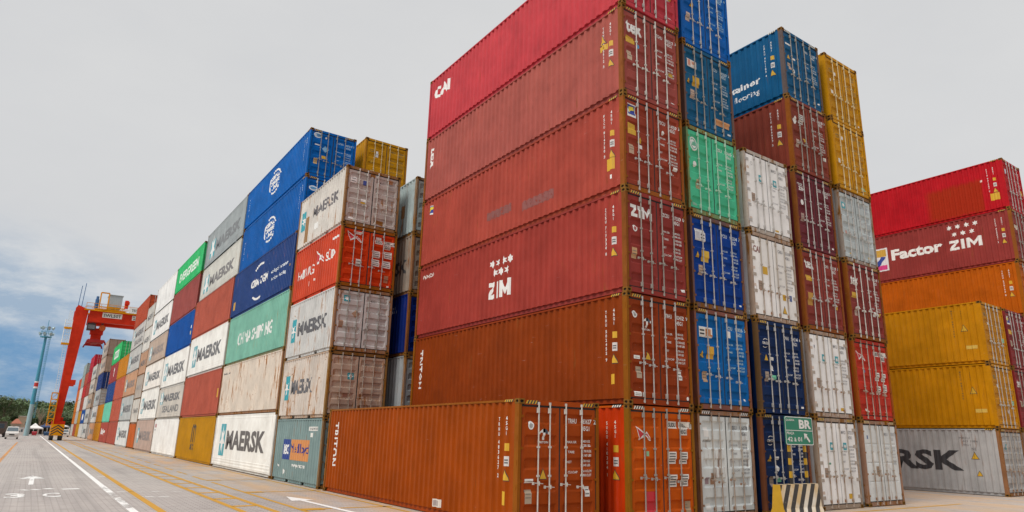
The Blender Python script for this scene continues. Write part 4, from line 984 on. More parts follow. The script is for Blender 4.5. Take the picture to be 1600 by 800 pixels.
# ================================================================== GROUND AND MARKINGS
def ground_mat():
    t = NT('concrete_pavers')
    g = t.new('ShaderNodeNewGeometry').outputs['Position']
    br = t.new('ShaderNodeTexBrick'); br.offset = .5
    t.link(t.mapping(g, scale=(1, 1, 1)), br.inputs['Vector'])
    br.inputs['Color1'].default_value = (.40, .365, .345, 1); br.inputs['Color2'].default_value = (.34, .31, .295, 1); br.inputs['Mortar'].default_value = (.17, .155, .145, 1)
    br.inputs['Scale'].default_value = 1; br.inputs['Brick Width'].default_value = .30; br.inputs['Row Height'].default_value = .15; br.inputs['Mortar Size'].default_value = .014; br.inputs['Bias'].default_value = 0
    n1 = t.noise(g, .16, 6, .6); n2 = t.noise(g, 1.7, 6, .65); n3 = t.noise(g, 24, 4, .6)
    a = t.mix(t.rng(n1, .35, .68, 0, .55), br.outputs['Color'], (.47, .425, .39))
    a = t.mix(t.rng(n2, .52, .70, 0, .7), a, (.24, .215, .20))
    a = t.mix(t.rng(n3, .3, .7, 0, .22), a, (.34, .31, .29))
    # tyre-darkened bands along the driving direction
    n4 = t.noise(t.mapping(g, scale=(1.3, .03, 1)), 1, 4, .6)
    a = t.mix(t.rng(n4, .50, .66, 0, .5), a, (.23, .21, .20))
    # rust wash from the stacks, ragged, where the containers stand
    sp = t.new('ShaderNodeSeparateXYZ'); t.link(g, sp.inputs[0])
    nb = t.noise(t.mapping(g, scale=(1, .25, 1)), .9, 5, .65)
    zone = t.math('MULTIPLY', t.rng(t.math('ADD', sp.outputs['X'], t.math('MULTIPLY', nb, 2.5)), -4.6, -3.0), .75)
    a = t.mix(t.math('MULTIPLY', zone, t.rng(nb, .38, .6)), a, (.50, .33, .19))
    t.link(a, t.b.inputs['Base Color']); t.b.inputs['Roughness'].default_value = .85; t.b.inputs['Specular IOR Level'].default_value = .25
    t.bump(t.math('ADD', br.outputs['Fac'], t.math('MULTIPLY', n3, -.5)), .25, .006)
    return t.mat
mb = MB(); S = 3000
xs = [-S, -200, -60, -20, 0, 20, 60, 200, S]; ys = [-S, -200, -60, -20, 0, 20, 60, 140, 300, S]
vs = [(x, y_, 0) for y_ in ys for x in xs]; n = len(xs)
mb.add(vs, [(r * n + i, r * n + i + 1, (r + 1) * n + i + 1, (r + 1) * n + i) for r in range(len(ys) - 1) for i in range(n - 1)])
tag(obj('ground', mb, ground_mat()), kind='structure')

def mark_mat(name, col, worn):
    t = NT(name); g = t.new('ShaderNodeNewGeometry').outputs['Position']
    n = t.noise(g, 3.2, 8, .72); n2 = t.noise(t.mapping(g, scale=(1, .5, 1)), .8, 3, .5)
    t.link(t.mix(t.rng(t.noise(g, 14, 4), .35, .7, 0, .5), col, tuple(c * .7 for c in col)), t.b.inputs['Base Color'])
    t.b.inputs['Roughness'].default_value = .7
    m = t.math('ADD', t.math('MULTIPLY', n, .6), t.math('MULTIPLY', n2, .4))
    t.link(t.rng(m, worn - .025, worn + .025), t.b.inputs['Alpha'])
    return t.mat
YM = mark_mat('yellow_road_paint', (.50, .25, .006), .26); YM2 = mark_mat('thin_yellow_road_paint', (.50, .26, .012), .42); WM = mark_mat('white_road_paint', (.76, .75, .73), .37); WM3 = mark_mat('chipped_white_road_paint', (.76, .75, .73), .455); WM2 = mark_mat('worn_white_road_paint', (.74, .73, .71), .45); OM = mark_mat('orange_road_paint', (.50, .22, .05), .44)
def strip(name, pts, w, mat, z=.004):
    mb = MB()
    L_, R_ = [], []
    for i, p in enumerate(pts):
        a = Vector(pts[max(0, i - 1)]); b = Vector(pts[min(len(pts) - 1, i + 1)]); d = (b - a).normalized(); nrm = Vector((-d.y, d.x))
        L_.append(Vector(p) + nrm * w / 2); R_.append(Vector(p) - nrm * w / 2)
    vs = [(p.x, p.y, z) for p in L_] + [(p.x, p.y, z) for p in R_]; n = len(pts)
    mb.add(vs, [(i, i + 1, n + i + 1, n + i) for i in range(n - 1)])
    return tag(obj(name, mb, mat), kind='structure')
def dense(p, q, n=8): return [(p[0] + (q[0] - p[0]) * i / n, p[1] + (q[1] - p[1]) * i / n) for i in range(n + 1)]
strip('white_lane_line', dense((-9.60, 17), (-9.62, 190)), .17, WM)
strip('white_lane_line', dense((-9.60, -12), (-9.60, 17), 16), .19, WM3)
strip('yellow_lane_line', dense((-9.03, -12), (-8.85, 120), 16), .19, YM)
strip('yellow_lane_line', dense((-7.24, -12), (-7.1, 190), 16), .17, YM)
strip('yellow_lane_line', dense((-6.47, -12), (-6.5, 190), 16), .17, YM)
mb = MB(); yy = -6
while yy < 110:
    mb.add([(-7.16, yy, .004), (-6.55, yy + .0, .004), (-6.55, yy + .32, .004), (-7.16, yy + .32, .004)], [(0,1,2,3)]); yy += 2.35
tag(obj('hatched_lane_marking', mb, YM), kind='structure')
mb = MB(); yy = -8
while yy < 130:
    x = -5.78 + max(0, yy) * .004
    mb.add([(x - .06, yy, .004), (x + .06, yy, .004), (x + .06, yy + 2.6, .004), (x - .06, yy + 2.6, .004)], [(0,1,2,3)]); yy += 4.1 if yy > 14 else 2.6
tag(obj('dashed_yellow_line', mb, YM2), kind='structure')
for yy in (-6.2, .4, 6.75, 12.75, 19.25, 31.7, 44.2, 56.6): strip('yellow_slot_line', dense((-5.62, yy), (-3.12, yy - .1)), .16, YM)
for yy in (6.75, 19.25, 12.75): strip('yellow_slot_line', dense((-5.72, yy - .05), (-5.15, yy - .06), 3), .45, YM, .008)
strip('yellow_edge_line', dense((-3.35, -12), (-3.30, 70), 16), .11, YM2)
strip('yellow_edge_line', dense((6.9, -.40), (16.5, -.55), 8), .14, YM)
strip('orange_lane_line', dense((-13.33, -12), (-13.0, 100), 14), .18, OM)
for yy, a, b in ((14.2, -9.4, -7.5), (17.55, -9.35, -8.9), (23.0, -9.38, -9.0), (12.2, -8.9, -8.2)): strip('worn_white_cross_line', dense((a, yy), (b, yy - .35), 4), .12, WM2)
# big turn arrow in front of the orange container
def poly_mark(name, pts, mat, z=.008):
    mb = MB(); cx = sum(p[0] for p in pts) / len(pts); cy = sum(p[1] for p in pts) / len(pts)
    vs = [(p[0], p[1], z) for p in pts] + [(cx, cy, z)]; n = len(pts)
    mb.add(vs, [(i, (i + 1) % n, n) for i in range(n)]); return tag(obj(name, mb, mat), kind='structure')
def arrow(name, tip, tail, hw, hl, w, mat):
    tip = Vector(tip); tail = Vector(tail); d = (tip - tail).normalized(); s = Vector((-d.y, d.x)); b = tip - d * hl
    mb = MB(); P_ = [tip, b + s * hw, b + s * w, tail + s * w, tail - s * w, b - s * w, b - s * hw]
    mb.add([(p.x, p.y, .008) for p in P_], [(0, 1, 2, 5, 6)[0:5], (2, 3, 4, 5)])
    return tag(obj(name, mb, mat), kind='structure')
arrow('white_arrow_marking', (-4.95, 10.7), (-4.62, 2.0), .34, 1.5, .085, WM)
arrow('white_arrow_marking', (-11.62, 23.8), (-11.70, 18.3), .42, 2.0, .075, WM2)
def ground_text(name, s, x, y_, w, h, mat):
    vs, tr, tw, th = text_tris(s, .02)
    mb = MB(); mb.add([(x + vx * w / tw, y_ + vy * h / th, .004) for vx, vy in vs], tr)
    return tag(obj(name, mb, mat), kind='structure')
ground_text('painted_ground_letters', '3', -12.35, 12.9, .52, 1.6, WM2); ground_text('painted_ground_letters', 'C', -11.42, 12.9, .46, 1.5, WM2)
for x0, x1, yy in ((-12.0, -11.8, 15.8), (-11.65, -11.5, 15.9), (-11.32, -11.1, 16.2), (-10.85, -10.35, 15.9)): strip('worn_white_cross_line', [(x0, yy), (x1, yy + .1)], .35, WM2)

# ================================================================== SIGN AND BARRIER
def barrier():
    r = empty('traffic_barrier', (4.95, -.95, 0), 'concrete barrier with black and cream diagonal stripes and an ochre end', 'barrier')
    BL = 1.86; D = .56
    prof = [(0, 0), (0, .08), (.10, .30), (.17, .92), (.39, .92), (.46, .30), (.56, .08), (.56, 0)]
    mb = MB(); mb.prism(prof, 'x', 0, BL)
    t = NT('striped_barrier_paint'); tc = t.new('ShaderNodeTexCoord').outputs['Object']
    sp = t.new('ShaderNodeSeparateXYZ'); t.link(tc, sp.inputs[0])
    v = t.math('ADD', t.math('MULTIPLY', sp.outputs['X'], 1.0), t.math('MULTIPLY', sp.outputs['Z'], -.62))
    fr = t.math('FRACT', t.math('ADD', t.math('DIVIDE', v, .40), 2.15))
    st = t.rng(fr, .47, .50); n = t.noise(tc, 7, 7, .7); n2 = t.noise(tc, 1.6, 5, .6)
    cream = t.mix(t.rng(n2, .4, .65), (.62, .44, .22), (.76, .70, .60))
    a = t.mix(st, cream, (.045, .04, .036)); a = t.mix(t.rng(n, .60, .70, 0, .55), a, (.33, .28, .22))
    t.link(a, t.b.inputs['Base Color']); t.b.inputs['Roughness'].default_value = .75; t.bump(n, .3, .01)
    obj('barrier_body', mb, t.mat, r)
    mb = MB(); n_ = len(prof); mb.prism([(a_ , b_) for a_, b_ in prof], 'x', -.012, -.001)
    obj('end_face', mb, paint('ochre_barrier_paint', (.56, .33, .035), .1, 91, (.3, .2, .1), .7), r)
barrier()
def sign():
    r = empty('road_sign', (5.66, -.60, 0), 'green rectangular direction sign with white lettering on two banded posts', 'sign')
    GRN = plain('green_sign_sheet', (.004, .20, .115), .4, var=.06)
    z0, z1, w = 1.99, 2.80, 1.40
    mb = MB()
    pts = []
    rr = .05
    for cx, cz, a0 in ((w - rr, z1 - rr, 0), (rr, z1 - rr, PI / 2), (rr, z0 + rr, PI), (w - rr, z0 + rr, 1.5 * PI)):
        for k in range(5): pts.append((cx + rr * math.cos(a0 + PI / 2 * k / 4), cz + rr * math.sin(a0 + PI / 2 * k / 4)))
    mb.prism(pts, 'y', 0.0, .02)
    p = obj('sign_panel', mb, GRN, r)
    def frame_ring(i0, i1):
        f = Flat(); n = len(pts); cx, cz = w / 2, (z0 + z1) / 2
        sc = lambda q, d: (cx + (q[0] - cx) * (1 - d / (w / 2)), cz + (q[1] - cz) * (1 - d / ((z1 - z0) / 2)))
        for a, b in zip(pts, pts[1:] + pts[:1]): f.tri(sc(a, i0), sc(b, i0), sc(b, i1), WHITE); f.tri(sc(a, i0), sc(b, i1), sc(a, i1), WHITE)
        return f
    pl = lambda s_, t_, k: (s_, -k, t_)
    f = frame_ring(.006, .026); f.rect(.02, 2.395, w - .04, .018, WHITE)
    f.build('sign_border', [], 0, pl, p, 0)
    f = Flat().text('QUADRA', .06, 2.66, WHITE, w=.42, h=.07, bold=.015).text('BR', .70, 2.46, WHITE, w=.62, h=.26, bold=.04).text('PRAÇA', .06, 2.27, WHITE, w=.36, h=.095, bold=.015).text('42 à 01', .08, 2.09, WHITE, w=.72, h=.13, bold=.02)
    f.poly([(.92, 2.33), (1.10, 2.31), (1.055, 2.265), (.985, 2.20), (.94, 2.15)], WHITE).poly([(.985, 2.235), (1.035, 2.285), (1.225, 2.11), (1.165, 2.065)], WHITE, 1)
    f.build('lettering', [], 0, pl, p, 0)
    PB = NT('banded_post_paint'); tc = PB.new('ShaderNodeTexCoord').outputs['Object']; sp = PB.new('ShaderNodeSeparateXYZ'); PB.link(tc, sp.inputs[0])
    fr = PB.math('FRACT', PB.math('DIVIDE', sp.outputs['Z'], .36))
    PB.link(PB.mix(PB.rng(fr, .49, .51), (.52, .30, .015), (.03, .028, .026)), PB.b.inputs['Base Color']); PB.b.inputs['Roughness'].default_value = .5
    for x in (.20, .98):
        mb = MB(); mb.box(x - .04, x + .04, .022, .085, .0, 2.6); obj('sign_post', mb, PB.mat, r)
sign()

# ================================================================== CRANE
def rtg():
    RED = paint('crane_red_paint', rgb(208, 54, 30), .05, 71, RUST, .45); YL = paint('crane_yellow_paint', rgb(222, 150, 16), .12, 72, RUST, .5)
    GR = plain('crane_grey', (.38, .46, .50), .5); WH = plain('crane_white', (.75, .75, .74), .5); DK = plain('crane_dark', (.05, .05, .055), .6); BL = plain('crane_blue', (.03, .12, .30), .5)
    Y0, Y1 = 120.5, 125.3; XA, XB = -9.0, 15.6
    r = empty('gantry_crane', (XA, Y0, 0), 'red gantry crane on yellow wheeled bogies straddling the container row', 'crane')
    P = lambda x, y_, z: (x - XA, y_ - Y0, z)
    for X, s in ((XA, 1), (XB, -1)):
        for Yc in (Y0, Y1):
            mb = MB()
            pr = [(X, 3.0), (X + s * .80, 3.0), (X + s * 1.75, 19.3), (X + s * 1.85, 21.3), (X + s * .3, 21.9), (X, 21.4)]
            mb.prism([(a - XA, b) for a, b in pr], 'y', Yc - Y0 - .36, Yc - Y0 + .36); obj('leg', mb, RED, r)
            mb = MB(); mb.box(X - XA + (s * 1.15 if s > 0 else s * 1.9), X - XA + (s * 1.9 if s > 0 else s * 1.15), Yc - Y0 - .4, Yc - Y0 + .4, 8.8, 9.6); obj('leg_bracket', mb, RED, r)
        mb = MB(); a, b = sorted((X - XA, X - XA + s * 1.2)); mb.box(a, b, .56, Y1 - Y0 - .56, 2.4, 3.6); obj('sill_beam', mb, RED, r)
        for Yc in (Y0, Y1):
            mb = MB(); a, b = sorted((X - XA - s * .2, X - XA + s * 1.5)); mb.box(a, b, Yc - Y0 - 1.3, Yc - Y0 + 1.3, .75, 2.5); bg = obj('bogie', mb, YL, r)
            mb = MB(); mb.box(a, b, Yc - Y0 - .8, Yc - Y0 + .8, 2.5, 3.0); obj('bogie_seat', mb, RED, bg)
            f = Flat(); w_ = b - a
            for k in range(4):
                zc = .78 + k * .42; m = (a + b) / 2
                f.poly([(a, zc), (m, zc + .62), (m, zc + .82), (a, zc + .2)], BLACK) if zc + .82 < 2.55 else None
                f.poly([(b, zc), (m, zc + .62), (m, zc + .82), (b, zc + .2)], BLACK) if zc + .82 < 2.55 else None
            f.build('chevron_marking', [], 0, lambda s_, t_, k_, yy=Yc - Y0 - 1.3: (s_, yy - k_ - .004, t_), bg, 0)
            for dy in (-.8, .8):
                for dx in (.25, w_ - .25):
                    mb = MB(); mb.tube((a + dx - .22, Yc - Y0 + dy, .55), (a + dx + .22, Yc - Y0 + dy, .55), .55, n=16); obj('wheel', mb, RUBBER, bg)
    for Yc in (Y0, Y1):
        mb = MB(); mb.box(XA + 2.05 - XA, XB - 2.05 - XA, Yc - Y0 - .5, Yc - Y0 + .5, 19.35, 21.3); g = obj('girder', mb, RED, r)
        mb = MB(); mb.box(XA + 1.2 - XA, XB - 1 - XA, Yc - Y0 - .95, Yc - Y0 - .52, 21.15, 21.34); obj('walkway', mb, YL, g)
        mb = MB()
        for k in range(22):
            x = 1.4 + k * 1.05; mb.tube((x, Yc - Y0 - .92, 21.34), (x, Yc - Y0 - .92, 22.4), .035, n=5)
        for z in (21.85, 22.4): mb.bar((1.4, Yc - Y0 - .92, z), (23.4, Yc - Y0 - .92, z), .06, .06)
        obj('railing', mb, YL, g)
    pl = lambda s_, t_, k: (s_, -.5 - k - .01, t_)
    Flat().rect(3.9, 20.2, 2.9, .85, WHITE).text('SWL50T', 4.05, 20.34, BLACK, w=2.6, h=.52, bold=.02, lvl=3).build('lettering', [], 0, pl, r, 0)
    Flat().rect(8.3, 20.2, 1.7, .80, WHITE).text('R BR 01', 8.45, 20.64, BLACK, w=1.4, h=.26, bold=.02, lvl=3).text('40 ton', 8.45, 20.28, BLACK, w=1.3, h=.26, bold=.02, lvl=3).build('lettering', [], 0, pl, r, 0)
    mb = MB(); mb.box(7.6, 13.6, -1.02, -.96, 21.4, 22.3); b = obj('side_board', mb, WH, r)
    Flat().text('TECON', 8.0, 21.6, BLACK, w=1.7, h=.45, bold=.02).text('SEPETI', 10.1, 21.6, BLACK, w=1.8, h=.4, bold=.02).build('lettering', [], 0, lambda s_, t_, k: (s_, -1.02 - k - .004, t_), b, 0)
    # trolley with machinery house, cab and spreader
    tr = MB(); tr.box(2.6, 7.2, -.8, Y1 - Y0 + .8, 21.4, 21.62); tro = obj('trolley', tr, YL, r)
    mb = MB(); mb.box(4.5, 6.5, .5, 3.8, 22.3, 24.3); mb.box(4.4, 6.6, .4, 3.9, 24.3, 24.42); obj('machinery_house', mb, GR, tro)
    mb = MB()
    for x in (3.2, 4.4): mb.tube((x, -.5, 21.75), (x, -.5, 24.4), .10, n=6)
    mb.bar((3.2, -.5, 24.4), (4.4, -.5, 24.4), .2, .2); mb.box(3.2, 7.0, -.6, -.4, 21.9, 22.05); obj('hoist_frame', mb, YL, tro)
    mb = MB(); mb.tube((7.2, .2, 22.2), (7.2, .2, 23.6), .30, n=8); mb.box(6.9, 7.6, -.2, .6, 22.9, 23.4); obj('cable_reel', mb, RED, tro)
    mb = MB(); mb.tube((2.8, -.3, 21.6), (2.8, -.3, 23.2), .28, n=8); mb.tube((2.8, -.3, 23.2), (2.8, -.3, 23.7), .2, n=8); obj('hydraulic_unit', mb, BL, tro)
    mb = MB(); mb.box(2.1, 3.3, 1.0, 3.0, 18.2, 19.3); cb = obj('operator_cab', mb, DK, tro)
    mb = MB(); mb.box(2.2, 3.2, .96, .99, 18.3, 19.0); obj('cab_window', mb, plain('cab_glass', (.22, .28, .32), .1), cb)
    mb = MB()
    for x in (2.95, 4.35):
        for yy in (2.1, 3.7): mb.tube((x + .3, yy, 21.4), (x, yy, 19.0), .05, n=5); mb.tube((x - .5, yy, 21.4), (x, yy, 19.0), .04, n=5)
    obj('hoist_rope', mb, DK, tro)
    # spreader: head block, sheaves, frame and corner arms
    mb = MB(); mb.box(2.7, 4.6, 2.1, 3.7, 17.6, 18.6); mb.box(2.9, 4.4, 2.3, 3.5, 16.7, 17.6); sp_ = obj('spreader', mb, RED, tro)
    for x in (2.95, 4.35):
        mb = MB(); mb.tube((x, 1.9, 18.7), (x, 3.9, 18.7), .5, n=14); obj('sheave', mb, plain('orange_sheave', (.62, .13, .02), .5), sp_)
    DR = paint('dark_spreader_red', (.36, .03, .03), .2, 77)
    mb = MB(); mb.box(2.45, 4.85, 2.2, 3.6, 16.1, 16.6); mb.box(3.2, 4.1, -.5, 6.3, 16.15, 16.5)
    for yy in (-.5, 6.3): mb.box(2.45, 4.85, yy - .16, yy + .16, 15.95, 16.4)
    for x in (2.45, 4.85):
        for yy in (-.5, 6.3): mb.bar((x, yy, 16.2), (x + (-.22 if x < 4 else .22), yy, 15.6), .16, .22)
    obj('spreader_frame', mb, DR, sp_)
    # access tower and platforms on the near leg
    mb = MB()
    for x, yy in ((-.95, -1.2), (-.1, -1.2), (-.95, .2), (-.1, .2)): mb.bar((x, yy, 2.2), (x, yy, 7.4), .12, .12)
    for k in range(6): mb.box(-1.0, -.05, -1.25, .25, 2.3 + k, 2.42 + k)
    for k in range(5): mb.bar((-.95, -1.2, 2.4 + k), (-.1, -1.2, 3.4 + k), .08, .08)
    obj('access_stair', mb, YL, r)
    for z in (15.2, 17.8):
        mb = MB(); mb.box(-1.1, -.02, -.6, .6, z, z + .28); pf = obj('platform', mb, YL, r)
        mb = MB()
        for x, yy in ((-1.05, -.55), (-.1, -.55), (-1.05, .55)): mb.tube((x, yy, z + .28), (x, yy, z + (2.6 if z < 16 else 1.5)), .05, n=5)
        for q in range(3 if z < 16 else 2): mb.bar((-1.05, -.55, z + .8 + q * .6), (-.1, -.55, z + .8 + q * .6), .05, .05); mb.bar((-1.05, -.55, z + .8 + q * .6), (-1.05, .55, z + .8 + q * .6), .05, .05)
        obj('platform_cage', mb, WH, pf)
    mb = MB(); mb.bar((-.35, -.3, 7.4), (-.35, -.3, 21.0), .05, .05); mb.bar((-.7, -.3, 7.4), (-.7, -.3, 21.0), .05, .05)
    for k in range(34): mb.bar((-.7, -.3, 7.5 + k * .4), (-.35, -.3, 7.5 + k * .4), .04, .04)
    obj('ladder', mb, WH, r)
    for x in (.25, .75):
        mb = MB(); mb.tube((x, 0, 21.5), (x + .1, 0, 25.0 + x), .05, n=5); obj('antenna', mb, BL, r)
rtg()

# ================================================================== FAR END OF THE ROAD
def X_at(u, Y): return -12.088 + (Y + 12.27) * (-.00126 + (u - 43) * .000625)
def mast():
    Y = 180; X = -12.35
    r = empty('floodlight_mast', (X, Y, 0), 'tall teal floodlight mast with a red band beyond the van', 'floodlight mast')
    TL = plain('teal_mast_paint', (.05, .27, .38), .5); mb = MB(); mb.tube((0, 0, 0), (0, 0, 7), .52, .46, n=12); obj('mast_base', mb, plain('pale_mast_paint', (.28, .42, .45), .5), r)
    mb = MB(); mb.tube((0, 0, 7), (0, 0, 22.6), .46, .26, n=12); obj('mast_pole', mb, TL, r)
    mb = MB(); mb.tube((0, 0, 11.0), (0, 0, 11.9), .43, .42, n=12); mb.tube((0, 0, 10.6), (0, 0, 11.0), .44, .43, n=12, mi=1); mb.tube((0, 0, 11.9), (0, 0, 12.2), .42, .41, n=12, mi=1); obj('warning_band', mb, [plain('red_band', (.5, .03, .02), .5), plain('white_band', (.7, .7, .7), .5)], r)
    mb = MB()
    for k in range(46): mb.bar((.50, -.2, 4 + k * .4), (.95, -.2, 4 + k * .4), .07, .07)
    mb.bar((.95, -.2, 4), (.95, -.2, 22.4), .07, .07); mb.bar((.75, -.45, 4), (.75, -.45, 22.4), .05, .05); obj('mast_ladder', mb, TL, r)
    mb = MB(); mb.tube((0, 0, 22.4), (0, 0, 22.6), 1.15, n=14); mb.tube((0, 0, 22.6), (0, 0, 26.5), .06, n=5)
    for k in range(10):
        a = 2 * PI * k / 10; mb.tube((1.1 * math.cos(a), 1.1 * math.sin(a), 22.6), (1.1 * math.cos(a), 1.1 * math.sin(a), 23.9), .04, n=5)
        b = a + 2 * PI / 10; mb.bar((1.1 * math.cos(a), 1.1 * math.sin(a), 23.8), (1.1 * math.cos(b), 1.1 * math.sin(b), 23.8), .06, .06)
    obj('mast_platform', mb, TL, r)
    LB = plain('lamp_body', (.30, .42, .45), .4)
    for z, rad in ((23.3, 1.15), (24.7, 1.05)):
        for k in range(7):
            a = 2 * PI * k / 7 + z; mb = MB(); p = Vector((rad * math.cos(a), rad * math.sin(a), z)); q = p + Vector((.35 * math.cos(a), .35 * math.sin(a), -.12))
            mb.tube(p, q, .24, .36, n=8); mb.bar((0, 0, z), p, .05, .05); obj('floodlight', mb, LB, r)
mast()
def vehicle(name, label, cat, X, Y, body, w, h, l, rz=0, hood=True):
    r = empty(name, (X, Y, 0), label, cat, rz=rz)
    P = plain('car_paint', body, .3, .1, .05); G = plain('car_glass', (.05, .08, .10), .08); K = RUBBER; T = plain('trim_black', (.03, .03, .03), .6)
    hw = w / 2; prof = [(0, .30), (.0, .62), (.06, .92), (.85, h * .60), (1.55, h * .94), (2.0, h), (l - .5, h), (l - .05, h * .62), (l, .35)]
    mb = MB(); n = len(prof)
    vs = []
    for y_, z in prof:
        k = 1.0 if z < h * .62 else 1 - .16 * (z - h * .62) / (h * .38)
        vs += [(-hw * k, y_, z), (hw * k, y_, z)]
    mb.add(vs, [(2 * i, 2 * i + 1, 2 * (i + 1) + 1, 2 * (i + 1)) for i in range(n - 1)]); mb.add(vs, [(2 * n - 2, 2 * n - 1, 1, 0), tuple(range(0, 2 * n, 2)), tuple(range(1, 2 * n, 2))])
    obj('body', mb, P, r)
    d = lambda y0_, z0_, y1_, z1_, w0, w1, e=.012: [(-w0, y0_ - e, z0_ + e), (w0, y0_ - e, z0_ + e), (w1, y1_ - e, z1_ + e), (-w1, y1_ - e, z1_ + e)]
    mb = MB(); mb.add(d(.90, h * .62, 1.52, h * .93, hw * .92, hw * .80), [(0,1,2,3)]); obj('windscreen', mb, G, r)
    for s in (-1, 1):
        mb = MB(); x0, x1 = s * hw * 1.003, s * hw * .875; mb.add([(x0, 1.15, h * .63), (x0, l - .6, h * .63), (x1, l - .75, h * .92), (x1, 1.75, h * .92)], [(0,1,2,3)]); obj('side_window', mb, G, r)
        mb = MB(); mb.box(s * hw * .55 - .17, s * hw * .55 + .17, -.02, .03, .66, .82); obj('headlight', mb, plain('lamp_glass', (.75, .75, .72), .15), r)
        mb = MB(); mb.box(s * (hw + .02) - .09, s * (hw + .02) + .09, 1.0, 1.12, h * .58, h * .68); obj('wing_mirror', mb, T, r)
        for y_ in (.75, l - .75):
            mb = MB(); mb.tube((s * (hw - .20), y_, .31), (s * (hw - .01), y_, .31), .31, n=16); wh = obj('wheel', mb, K, r)
            mb = MB(); mb.tube((s * (hw - .02), y_, .31), (s * (hw + .01), y_, .31), .17, n=12); obj('rim', mb, STEEL, wh)
    mb = MB(); mb.box(-hw * .42, hw * .42, -.025, .02, .62, .80); obj('grille', mb, T, r)
    mb = MB(); mb.box(-hw * .96, hw * .96, -.06, .05, .28, .50); bp = obj('bumper', mb, P, r)
    mb = MB(); mb.box(-.24, .24, -.075, -.062, .36, .47); obj('number_plate', mb, plain('plate_grey', (.45, .46, .47), .5), bp)
    return r
vehicle('van', 'silver grey van driving towards the camera on the far left road', 'van', -14.15, 126.5, (.55, .53, .50), 1.72, 1.98, 4.3)
vehicle('parked_car', 'white car parked between the crane bogie and the farthest stack', 'car', X_at(103, 172), 172, (.7, .7, .68), 1.7, 1.6, 4.2)
def house():
    Y = 200; x0, x1 = X_at(15, Y), X_at(34, Y)
    r = empty('gatehouse', ((x0 + x1) / 2, Y, 0), 'small gatehouse with a red hipped roof behind the van', 'building'); hw = (x1 - x0) / 2
    mb = MB(); mb.box(-hw + .2, hw - .2, 0, 4, 0, 2.7); obj('wall', mb, plain('cream_render', (.42, .33, .25), .8), r)
    mb = MB(); mb.add([(-hw, -.4, 2.7), (hw, -.4, 2.7), (hw, 4.4, 2.7), (-hw, 4.4, 2.7), (-.2, 1.8, 3.9), (.2, 1.8, 3.9)], [(0,1,5,4), (1,2,5), (2,3,4,5), (3,0,4), (3,2,1,0)]); obj('roof', mb, plain('clay_tile', (.30, .10, .055), .8, var=.25), r)
    for x in (-.35, .55):
        mb = MB(); mb.box(x - .25, x + .25, -.03, -.002, 1.2, 2.1); w_ = obj('window', mb, plain('window_dark', (.05, .06, .07), .2), r)
        mb = MB(); mb.box(x - .30, x + .30, -.05, -.032, 1.10, 1.19); obj('sill', mb, plain('sill', (.5, .48, .45), .7), w_)
    mb = MB(); mb.box(-1.0, -.65, -.03, -.002, 0, 2.0); obj('door', mb, plain('door_brown', (.12, .07, .04), .6), r)
house()
def shed():
    Y = 215; x0, x1 = X_at(26, Y), X_at(46, Y)
    r = empty('storage_building', ((x0 + x1) / 2, Y, 0), 'plain beige block building behind the gatehouse', 'building'); hw = (x1 - x0) / 2
    mb = MB(); mb.box(-hw, hw, 0, 6, 0, 4.6); obj('wall', mb, plain('beige_render', (.50, .40, .28), .8), r)
    mb = MB(); mb.box(-hw - .1, hw + .1, -.1, 6.1, 4.6, 4.8); obj('roof', mb, plain('pale_sheet', (.6, .58, .52), .6), r)
    mb = MB(); mb.box(.3, 1.0, -.03, -.002, 2.4, 3.3); obj('window', mb, plain('window_dark', (.05, .06, .07), .2), r)
shed()
def booth():
    Y = 188; x0, x1 = X_at(31, Y), X_at(47, Y)
    r = empty('site_cabin', ((x0 + x1) / 2, Y, 0), 'low white cabin at the foot of the floodlight mast', 'cabin'); hw = (x1 - x0) / 2
    mb = MB(); mb.box(-hw, hw, 0, 2, .15, 1.75); obj('wall', mb, plain('cabin_white', (.66, .65, .62), .6), r)
    mb = MB(); mb.box(-hw - .08, hw + .08, -.1, 2.1, 1.75, 1.86); obj('roof', mb, plain('cabin_roof', (.5, .49, .47), .6), r)
    for x in (-.5, .4):
        mb = MB(); mb.box(x - .2, x + .2, -.02, -.002, .8, 1.4); obj('window', mb, plain('window_dark', (.10, .12, .14), .2), r)
    mb = MB(); mb.box(-.1, .55, -.04, -.022, 1.6, 2.15); mb.box(.2, .26, -.04, -.022, 1.0, 1.6); obj('sign_board', mb, plain('orange_sign', (.45, .10, .03), .5), r)
booth()
def tent(label, u0, u1, Y, h, eave, col, cat='tent'):
    x0, x1 = X_at(u0, Y), X_at(u1, Y); hw = (x1 - x0) / 2
    r = empty('marquee_tent', ((x0 + x1) / 2, Y, 0), label, cat, 'marquee tents at the end of the road')
    mb = MB(); mb.add([(-hw, 0, eave), (hw, 0, eave), (hw, 2 * hw, eave), (-hw, 2 * hw, eave), (0, hw, h), (-hw * .45, hw * .55, eave + (h - eave) * .38), (hw * .45, hw * .55, eave + (h - eave) * .38), (hw * .45, hw * 1.45, eave + (h - eave) * .38), (-hw * .45, hw * 1.45, eave + (h - eave) * .38)], [(0,1,6,5), (1,2,7,6), (2,3,8,7), (3,0,5,8), (5,6,4), (6,7,4), (7,8,4), (8,5,4)])
    mb.box(-hw, hw, -.01, .01, eave - .25, eave); obj('canopy', mb, plain('canvas', col, .8), r)
    for x in (-hw + .06, hw - .06):
        for y_ in (.05, 2 * hw - .05):
            mb = MB(); mb.tube((x, y_, 0), (x, y_, eave), .05, n=6); obj('tent_pole', mb, STEEL, r)
tent('white peaked tent beside the floodlight mast', 40, 68, 192, 2.95, 1.75, (.70, .69, .67))
tent('dark blue peaked tent left of the crane bogie', 60, 84, 205, 3.2, 2.1, (.03, .06, .15))
